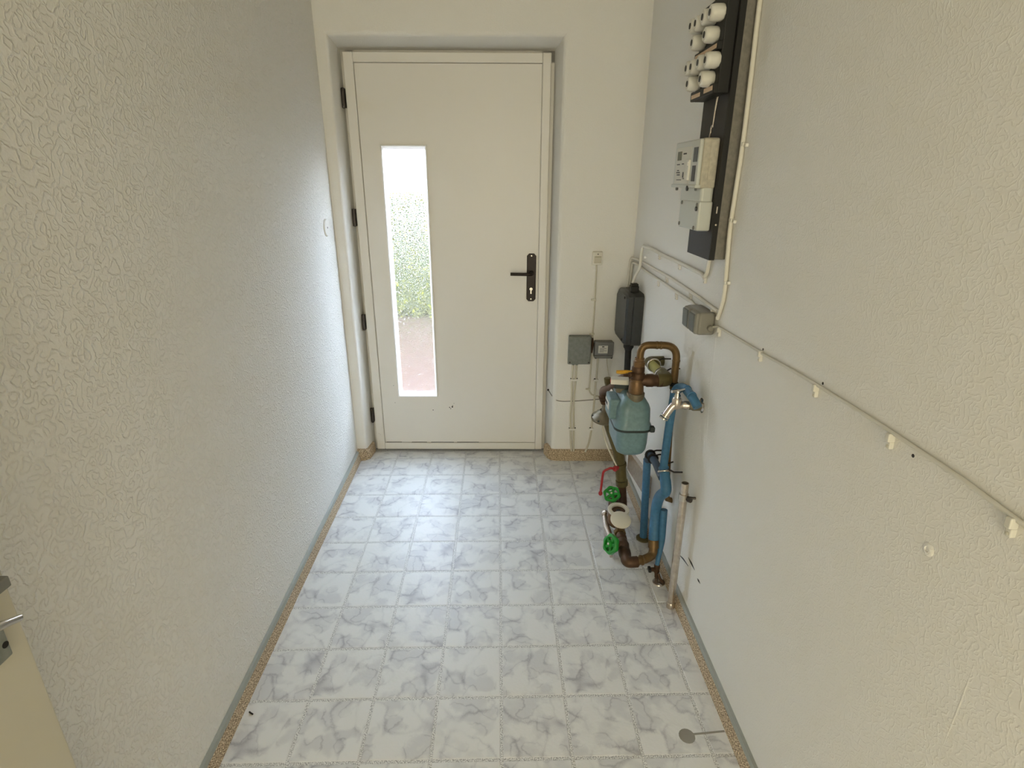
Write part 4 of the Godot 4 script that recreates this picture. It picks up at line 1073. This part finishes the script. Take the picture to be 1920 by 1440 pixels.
# ------------------------------------------------------------------ water
func handwheel(o: Node3D, c: Vector3, axis: Vector3, r: float) -> void:
	var xf := Transform3D(aim(axis), c)
	var mb := MB.new()
	var k := 60
	var lob := func(i: int) -> float: return r * (0.955 + 0.055 * cos(TAU * i / k * 6.0))
	for i in k:
		var a0 := TAU * i / k
		var a1 := TAU * (i + 1) / k
		var d0 := V(cos(a0), sin(a0), 0)
		var d1 := V(cos(a1), sin(a1), 0)
		var o0: float = lob.call(i)
		var o1: float = lob.call(i + 1)
		var n0 := r * 0.70
		var h := r * 0.24
		for s in [1.0, -1.0]:
			mb.quad(xf * (d0 * n0 + V(0, 0, h * s)), xf * (d0 * o0 * 0.95 + V(0, 0, h * s)), xf * (d1 * o1 * 0.95 + V(0, 0, h * s)), xf * (d1 * n0 + V(0, 0, h * s)), xf.basis * V(0, 0, s))
			mb.quad(xf * (d0 * o0 * 0.95 + V(0, 0, h * s)), xf * (d0 * o0 + V(0, 0, h * 0.5 * s)), xf * (d1 * o1 + V(0, 0, h * 0.5 * s)), xf * (d1 * o1 * 0.95 + V(0, 0, h * s)), xf.basis * (d0 + V(0, 0, s)).normalized())
		mb.quad(xf * (d0 * o0 + V(0, 0, h * 0.5)), xf * (d0 * o0 - V(0, 0, h * 0.5)), xf * (d1 * o1 - V(0, 0, h * 0.5)), xf * (d1 * o1 + V(0, 0, h * 0.5)), xf.basis * d0)
		mb.quad(xf * (d0 * n0 + V(0, 0, h)), xf * (d0 * n0 - V(0, 0, h)), xf * (d1 * n0 - V(0, 0, h)), xf * (d1 * n0 + V(0, 0, h)), xf.basis * -d0)
	for s in 5:
		var a := TAU * s / 5.0 + 0.3
		mb.box(xf * (V(cos(a), sin(a), 0) * r * 0.46), V(r * 0.62, r * 0.30, r * 0.34), r * 0.08, xf.basis * Basis(V(0, 0, 1), a))
	mb.lathe(c - xf.basis.z * r * 0.3, xf.basis.z, [[0.0, 0.0], [r * 0.34, 0.0], [r * 0.36, r * 0.4], [r * 0.28, r * 0.62], [0.0, r * 0.66]], 18)
	var w := part(o, "handwheel", mb, M.wheel_green, "green hand wheel")
	part(w, "wheel_screw", MB.new().cyl(c + xf.basis.z * r * 0.33, xf.basis.z, r * 0.13, r * 0.06, 0.0, 10), M.dull_zinc)

func water() -> void:
	var ax := V(-0.05, 0, 1).normalized()
	var wm := thing("water_meter", "brass water meter with its cream lid open between two green valves", "water meter", V(0.605, 0.05, 0.87))
	part(wm, "meter_body", MB.new().lathe(V(0.606, 0.072, 0.862), V(0, 1, 0), [[0.0, 0.0], [0.030, 0.002], [0.041, 0.012], [0.044, 0.03], [0.044, 0.056], [0.040, 0.062], [0.040, 0.072], [0.046, 0.074], [0.046, 0.086], [0.038, 0.088]], 26).lathe(V(0.613, 0.108, 0.785), ax, [[0.017, 0.0], [0.021, 0.02], [0.026, 0.05], [0.026, 0.10], [0.021, 0.14], [0.017, 0.17]], 18), M.brass_old)
	part(wm, "rim", MB.new().lathe(V(0.606, 0.152, 0.868), V(0, 1, 0.1), [[0.030, 0.0], [0.046, 0.0], [0.048, 0.004], [0.046, 0.011], [0.040, 0.013], [0.031, 0.010], [0.030, 0.0]], 28), M.lid_cream)
	part(wm, "dial", MB.new().lathe(V(0.606, 0.150, 0.868), V(0, 1, 0.1), [[0.032, 0.0], [0.031, 0.003], [0.0, 0.003]], 24), M.brass_dark)
	part(wm, "dial_hub", MB.new().lathe(V(0.606, 0.153, 0.868), V(0, 1, 0.1), [[0.010, 0.0], [0.008, 0.003], [0.0, 0.004]], 12), M.print_dark)
	part(wm, "lid", MB.new().lathe(V(0.598, 0.166, 0.958), V(0.05, 1, 0.36), [[0.0, -0.004], [0.038, -0.004], [0.0435, -0.002], [0.044, 0.003], [0.041, 0.005], [0.0, 0.005]], 28).box(V(0.602, 0.166, 0.915), V(0.022, 0.008, 0.014), 0.002), M.lid_cream, "round cream lid folded open")
	var v1 := thing("inlet_valve", "upper valve with green wheel where the water line enters, beside the gas pipe", "valve", V(0.615, 0.0, 0.72))
	part(v1, "valve_body", MB.new().lathe(V(0.618, 0.108, 0.675), ax, [[0.0, 0.0], [0.020, 0.0], [0.022, 0.003], [0.022, 0.022], [0.018, 0.026], [0.024, 0.045], [0.018, 0.066], [0.023, 0.070], [0.023, 0.088], [0.025, 0.09], [0.025, 0.112]], 18), M.brass_dark)
	part(v1, "supply_elbow", MB.new().tube(fillet([V(0.618, 0.108, 0.70), V(0.621, 0.108, 0.65), V(0.623, -0.004, 0.648)], 0.03), 0.017, 14), M.brass_dark)
	var w1 := V(-0.22, 0.62, 0.42).normalized()
	part(v1, "bonnet", MB.new().lathe(V(0.616, 0.110, 0.722), w1, [[0.020, 0.0], [0.020, 0.024], [0.015, 0.030], [0.013, 0.044], [0.008, 0.048], [0.008, 0.076]], 16), M.brass_dark)
	handwheel(v1, V(0.616, 0.110, 0.722) + w1 * 0.080, w1, 0.040)
	var v2 := thing("outlet_valve", "lower valve with green wheel and brown elbow leading to the blue riser", "valve", V(0.6, 0.0, 1.1))
	part(v2, "union_nut", MB.new().hexnut(V(0.598, 0.108, 0.955), ax, 0.025, 0.022).lathe(V(0.597, 0.108, 0.977), ax, [[0.015, 0.0], [0.016, 0.012], [0.020, 0.014], [0.020, 0.024]], 18), M.copper_old)
	part(v2, "valve_body", MB.new().lathe(V(0.596, 0.108, 0.998), ax, [[0.019, 0.0], [0.023, 0.002], [0.023, 0.020], [0.020, 0.024], [0.026, 0.055], [0.022, 0.09], [0.025, 0.094], [0.025, 0.118]], 18), M.brass_dark)
	part(v2, "elbow", MB.new().tube(fillet([V(0.591, 0.108, 1.10), V(0.588, 0.108, 1.165), V(0.630, 0.108, 1.160)], 0.03, 8), 0.0225, 18), M.brass_dark)
	part(v2, "press_fitting", MB.new().lathe(V(0.612, 0.108, 1.162), V(1, 0, -0.32), [[0.018, 0.0], [0.018, 0.012], [0.0205, 0.014], [0.0205, 0.020], [0.017, 0.022], [0.017, 0.034], [0.0205, 0.036], [0.0205, 0.042], [0.016, 0.046], [0.016, 0.060]], 18), M.copper_old)
	part(v2, "riser_elbow", MB.new().tube(fillet([V(0.660, 0.108, 1.146), V(0.703, 0.108, 1.12), V(0.706, 0.165, 1.095)], 0.03, 8), 0.0175, 16).tube([V(0.7055, 0.135, 1.105), V(0.706, 0.165, 1.094)], 0.0215, 16), M.copper_old)
	var w2 := V(-0.88, 0.42, 0.36).normalized()
	part(v2, "bonnet", MB.new().lathe(V(0.592, 0.108, 1.06), w2, [[0.021, 0.0], [0.021, 0.020], [0.016, 0.026], [0.014, 0.036], [0.008, 0.040], [0.008, 0.062]], 16), M.brass_dark)
	handwheel(v2, V(0.592, 0.108, 1.06) + w2 * 0.064, w2, 0.042)
	var mk := thing("meter_bracket", "grey steel bracket rail along the side of the water meter", "bracket", V(0.555, 0, 0.9))
	part(mk, "rail", MB.new().tube([V(0.560, 0.085, 0.80), V(0.556, 0.075, 0.88), V(0.560, 0.085, 1.0)], [0.012, 0.015, 0.013], 12), M.dull_zinc)
	part(mk, "knob", MB.new().lathe(V(0.564, 0.092, 0.80), V(-0.8, 0.4, 0.1), [[0.016, 0.0], [0.016, 0.012], [0.010, 0.018], [0.0, 0.019]], 14), M.dull_zinc)
	part(mk, "foot", MB.new().box(V(0.562, 0.038, 0.84), V(0.012, 0.084, 0.03), 0.002).box(V(0.562, 0.038, 0.98), V(0.012, 0.084, 0.03), 0.002), M.dull_zinc)
	# blue riser
	var br := thing("blue_riser", "thick blue insulated water riser on the wall from the valve to the tap", "pipe", V(0.71, 0.13, 1.09))
	var kinked := fillet([V(0.706, 0.155, 1.095), V(0.709, 0.228, 1.076), V(0.7105, 0.30, 1.064), V(0.708, 0.375, 1.10), V(0.711, 0.435, 1.17), V(0.712, 0.472, 1.13), V(0.7115, 0.50, 1.10)], 0.05, 5)
	var kr := []
	for i in kinked.size(): kr.append(0.0205 if i < kinked.size() - 5 else 0.0195)
	part(br, "lower_sleeve", MB.new().tube(kinked, kr, 16), M.blue_pipe)
	part(br, "upper_sleeve", MB.new().tube(fillet([V(0.7115, 0.485, 1.098), V(0.711, 0.562, 1.104), V(0.711, 0.676, 1.112), V(0.712, 0.76, 1.12), V(0.7125, 0.835, 1.13), V(0.722, 0.862, 1.19), V(0.724, 0.858, 1.285), V(0.735, 0.835, 1.31)], 0.045), 0.0150, 16), M.blue_pipe)
	part(br, "sleeve_joint", MB.new().tube([V(0.7235, 0.8615, 1.215), V(0.7237, 0.861, 1.222)], 0.0163, 16), M.blue_pipe)
	part(br, "sleeve_joint", MB.new().tube([V(0.7235, 0.860, 1.27), V(0.7237, 0.8595, 1.277)], 0.0163, 16), M.blue_pipe)
	part(br, "pipe_clamp", MB.new().tube(ring(V(0.7115, 0.489, 1.115), V(0, 0.8, -0.6), 0.0215, 20), 0.0045, 8, false), M.chrome)
	part(br, "clamp_screw", MB.new().tube([V(0.722, 0.505, 1.125), V(0.740, 0.50, 1.14), V(0.776, 0.50, 1.14)], 0.0035, 8).tube([V(0.725, 0.515, 1.10), V(0.745, 0.525, 1.105)], 0.003, 8), M.nail)
	# drain branch of the riser
	var dr := thing("drain_cock", "small brass drain cock at the foot of the thin blue drop pipe", "drain cock", V(0.722, 0.0, 1.11))
	part(dr, "drop_sleeve", MB.new().tube(fillet([V(0.737, 0.30, 1.085), V(0.737, 0.16, 1.10), V(0.727, 0.10, 1.115), V(0.7235, 0.06, 1.12)], 0.04), [0.014, 0.014, 0.014, 0.0135, 0.013, 0.0125, 0.012, 0.0115, 0.011, 0.0105, 0.010, 0.010, 0.009, 0.009], 14), M.blue_pipe)
	part(dr, "cock_body", MB.new().lathe(V(0.7235, 0.064, 1.12), V(0.02, -1, 0.03), [[0.009, 0.0], [0.012, 0.003], [0.012, 0.018], [0.009, 0.022], [0.012, 0.034], [0.008, 0.042], [0.007, 0.062]], 14).cyl(V(0.7235, 0.040, 1.12), V(-1, 0.1, 0.2), 0.009, 0.03, 0.002, 12), M.brass_dark)
	part(dr, "cock_lever", MB.new().box(V(0.692, 0.045, 1.127), V(0.012, 0.016, 0.026), 0.003), M.seal_black)
	part(dr, "outlet", MB.new().tube(fillet([V(0.727, 0.03, 1.135), V(0.733, 0.012, 1.15), V(0.745, 0.008, 1.165)], 0.012), 0.006, 10), M.brass_dark)
	part(dr, "floor_flange", MB.new().lathe(V(0.728, -0.001, 1.15), V(0, 1, 0), [[0.026, 0.0], [0.024, 0.004], [0.012, 0.006], [0.0, 0.006]], 18), M.dull_zinc)
	# second blue pipe and the branch
	var b1 := thing("blue_floor_pipe", "straight blue pipe rising from a floor collar behind the gas meter", "pipe", V(0.731, 0, 0.86))
	part(b1, "sleeve", MB.new().tube([V(0.731, -0.004, 0.86), V(0.723, 0.22, 0.855), V(0.716, 0.40, 0.85)], 0.0165, 16), M.blue_pipe)
	part(b1, "floor_collar", MB.new().lathe(V(0.731, -0.001, 0.86), V(0, 1, 0), [[0.032, 0.0], [0.032, 0.006], [0.024, 0.012], [0.017, 0.013]], 20), M.gas_olive)
	var bb := thing("blue_branch", "slanting dark blue branch pipe with black clamps joining the two blue pipes", "pipe", V(0.718, 0.44, 0.95))
	part(bb, "sleeve", MB.new().tube(fillet([V(0.716, 0.385, 0.85), V(0.717, 0.438, 0.865), V(0.718, 0.449, 0.97), V(0.714, 0.448, 1.05), V(0.711, 0.452, 1.10)], 0.03), 0.0150, 14), M.blue_dark)
	for q in [V(0.717, 0.4405, 0.885), V(0.7175, 0.445, 0.93)]:
		var cl := part(bb, "pipe_clamp", MB.new().tube(ring(q, V(0, 0.1, 1), 0.0185, 18), 0.005, 8, false), M.seal_black)
		part(cl, "clamp_screw", MB.new().tube([q + V(0.012, 0.016, 0), q + V(0.024, 0.022, 0.004), q + V(0.060, 0.022, 0.004)], 0.0035, 8), M.nail)
	# tap
	var tp := thing("water_tap", "pale metal hose tap on a wall rosette at the top of the blue riser", "tap", V(0.72, 0.8, 1.24))
	part(tp, "wall_rosette", MB.new().lathe(RW(1.24, 0.813, -0.002), V(-1, 0, 0), [[0.026, 0.0], [0.026, 0.003], [0.016, 0.008], [0.014, 0.012]], 20), M.chrome)
	part(tp, "wall_fitting", MB.new().lathe(V(0.768, 0.813, 1.24), V(-1, 0, 0), [[0.017, 0.0], [0.0185, 0.004], [0.0185, 0.026], [0.0155, 0.030], [0.0155, 0.040]], 18), M.regulator)
	part(tp, "body", MB.new().lathe(V(0.735, 0.814, 1.24), V(-1, 0, 0), [[0.0145, 0.0], [0.0145, 0.020], [0.013, 0.022], [0.0135, 0.040], [0.016, 0.048], [0.016, 0.056], [0.0, 0.058]], 18).lathe(V(0.687, 0.806, 1.24), V(0, 1, 0), [[0.0, 0.0], [0.015, 0.004], [0.0165, 0.014], [0.0165, 0.030], [0.012, 0.036]], 18), M.dull_zinc)
	part(tp, "spout", MB.new().tube(fillet([V(0.690, 0.822, 1.24), V(0.672, 0.808, 1.24), V(0.652, 0.774, 1.242)], 0.02), [0.0135, 0.0135, 0.013, 0.013, 0.0125, 0.0125, 0.0125, 0.012], 16), M.dull_zinc)
	part(tp, "hose_ring", MB.new().tube([V(0.6535, 0.777, 1.242), V(0.6515, 0.773, 1.242)], 0.0155, 18).tube([V(0.6495, 0.769, 1.242), V(0.6475, 0.765, 1.242)], 0.0155, 18), M.chrome)
	part(tp, "handle", MB.new().lathe(V(0.687, 0.838, 1.24), V(0, 1, 0), [[0.011, 0.0], [0.011, 0.012], [0.008, 0.016], [0.008, 0.022], [0.012, 0.024], [0.010, 0.030], [0.0, 0.031]], 16).tube([V(0.664, 0.866, 1.248), V(0.687, 0.863, 1.24), V(0.712, 0.867, 1.232)], [0.005, 0.0065, 0.005], 10), M.chrome)
	# chrome stub pipe
	var cp := thing("steel_stub_pipe", "bare galvanised pipe standing at the skirting with an open top and clamp", "pipe", V(0.738, 0, 1.285))
	part(cp, "pipe", MB.new().tube([V(0.738, 0.012, 1.287), V(0.739, 0.532, 1.274)], 0.0135, 18, false).lathe(V(0.739, 0.532, 1.274), V(0, -1, 0), [[0.0135, 0.0], [0.0112, 0.0], [0.0112, 0.06], [0.0, 0.06]], 18), M.dull_zinc)
	part(cp, "foot_ring", MB.new().lathe(V(0.738, -0.001, 1.287), V(0, 1, 0), [[0.016, 0.0], [0.016, 0.020], [0.0135, 0.024]], 18), M.dull_zinc)
	var pc := part(cp, "pipe_clamp", MB.new().lathe(V(0.739, 0.466, 1.2755), V(0, 1, 0), [[0.0135, 0.0], [0.0175, 0.0], [0.0175, 0.024], [0.0135, 0.024]], 18), M.chrome)
	part(pc, "clamp_screw", MB.new().tube([V(0.752, 0.480, 1.284), V(0.764, 0.484, 1.295), V(0.784, 0.484, 1.296)], 0.0045, 10).hexnut(V(0.750, 0.476, 1.290), V(0.6, 0.1, 0.8), 0.009, 0.014), M.hinge_steel)
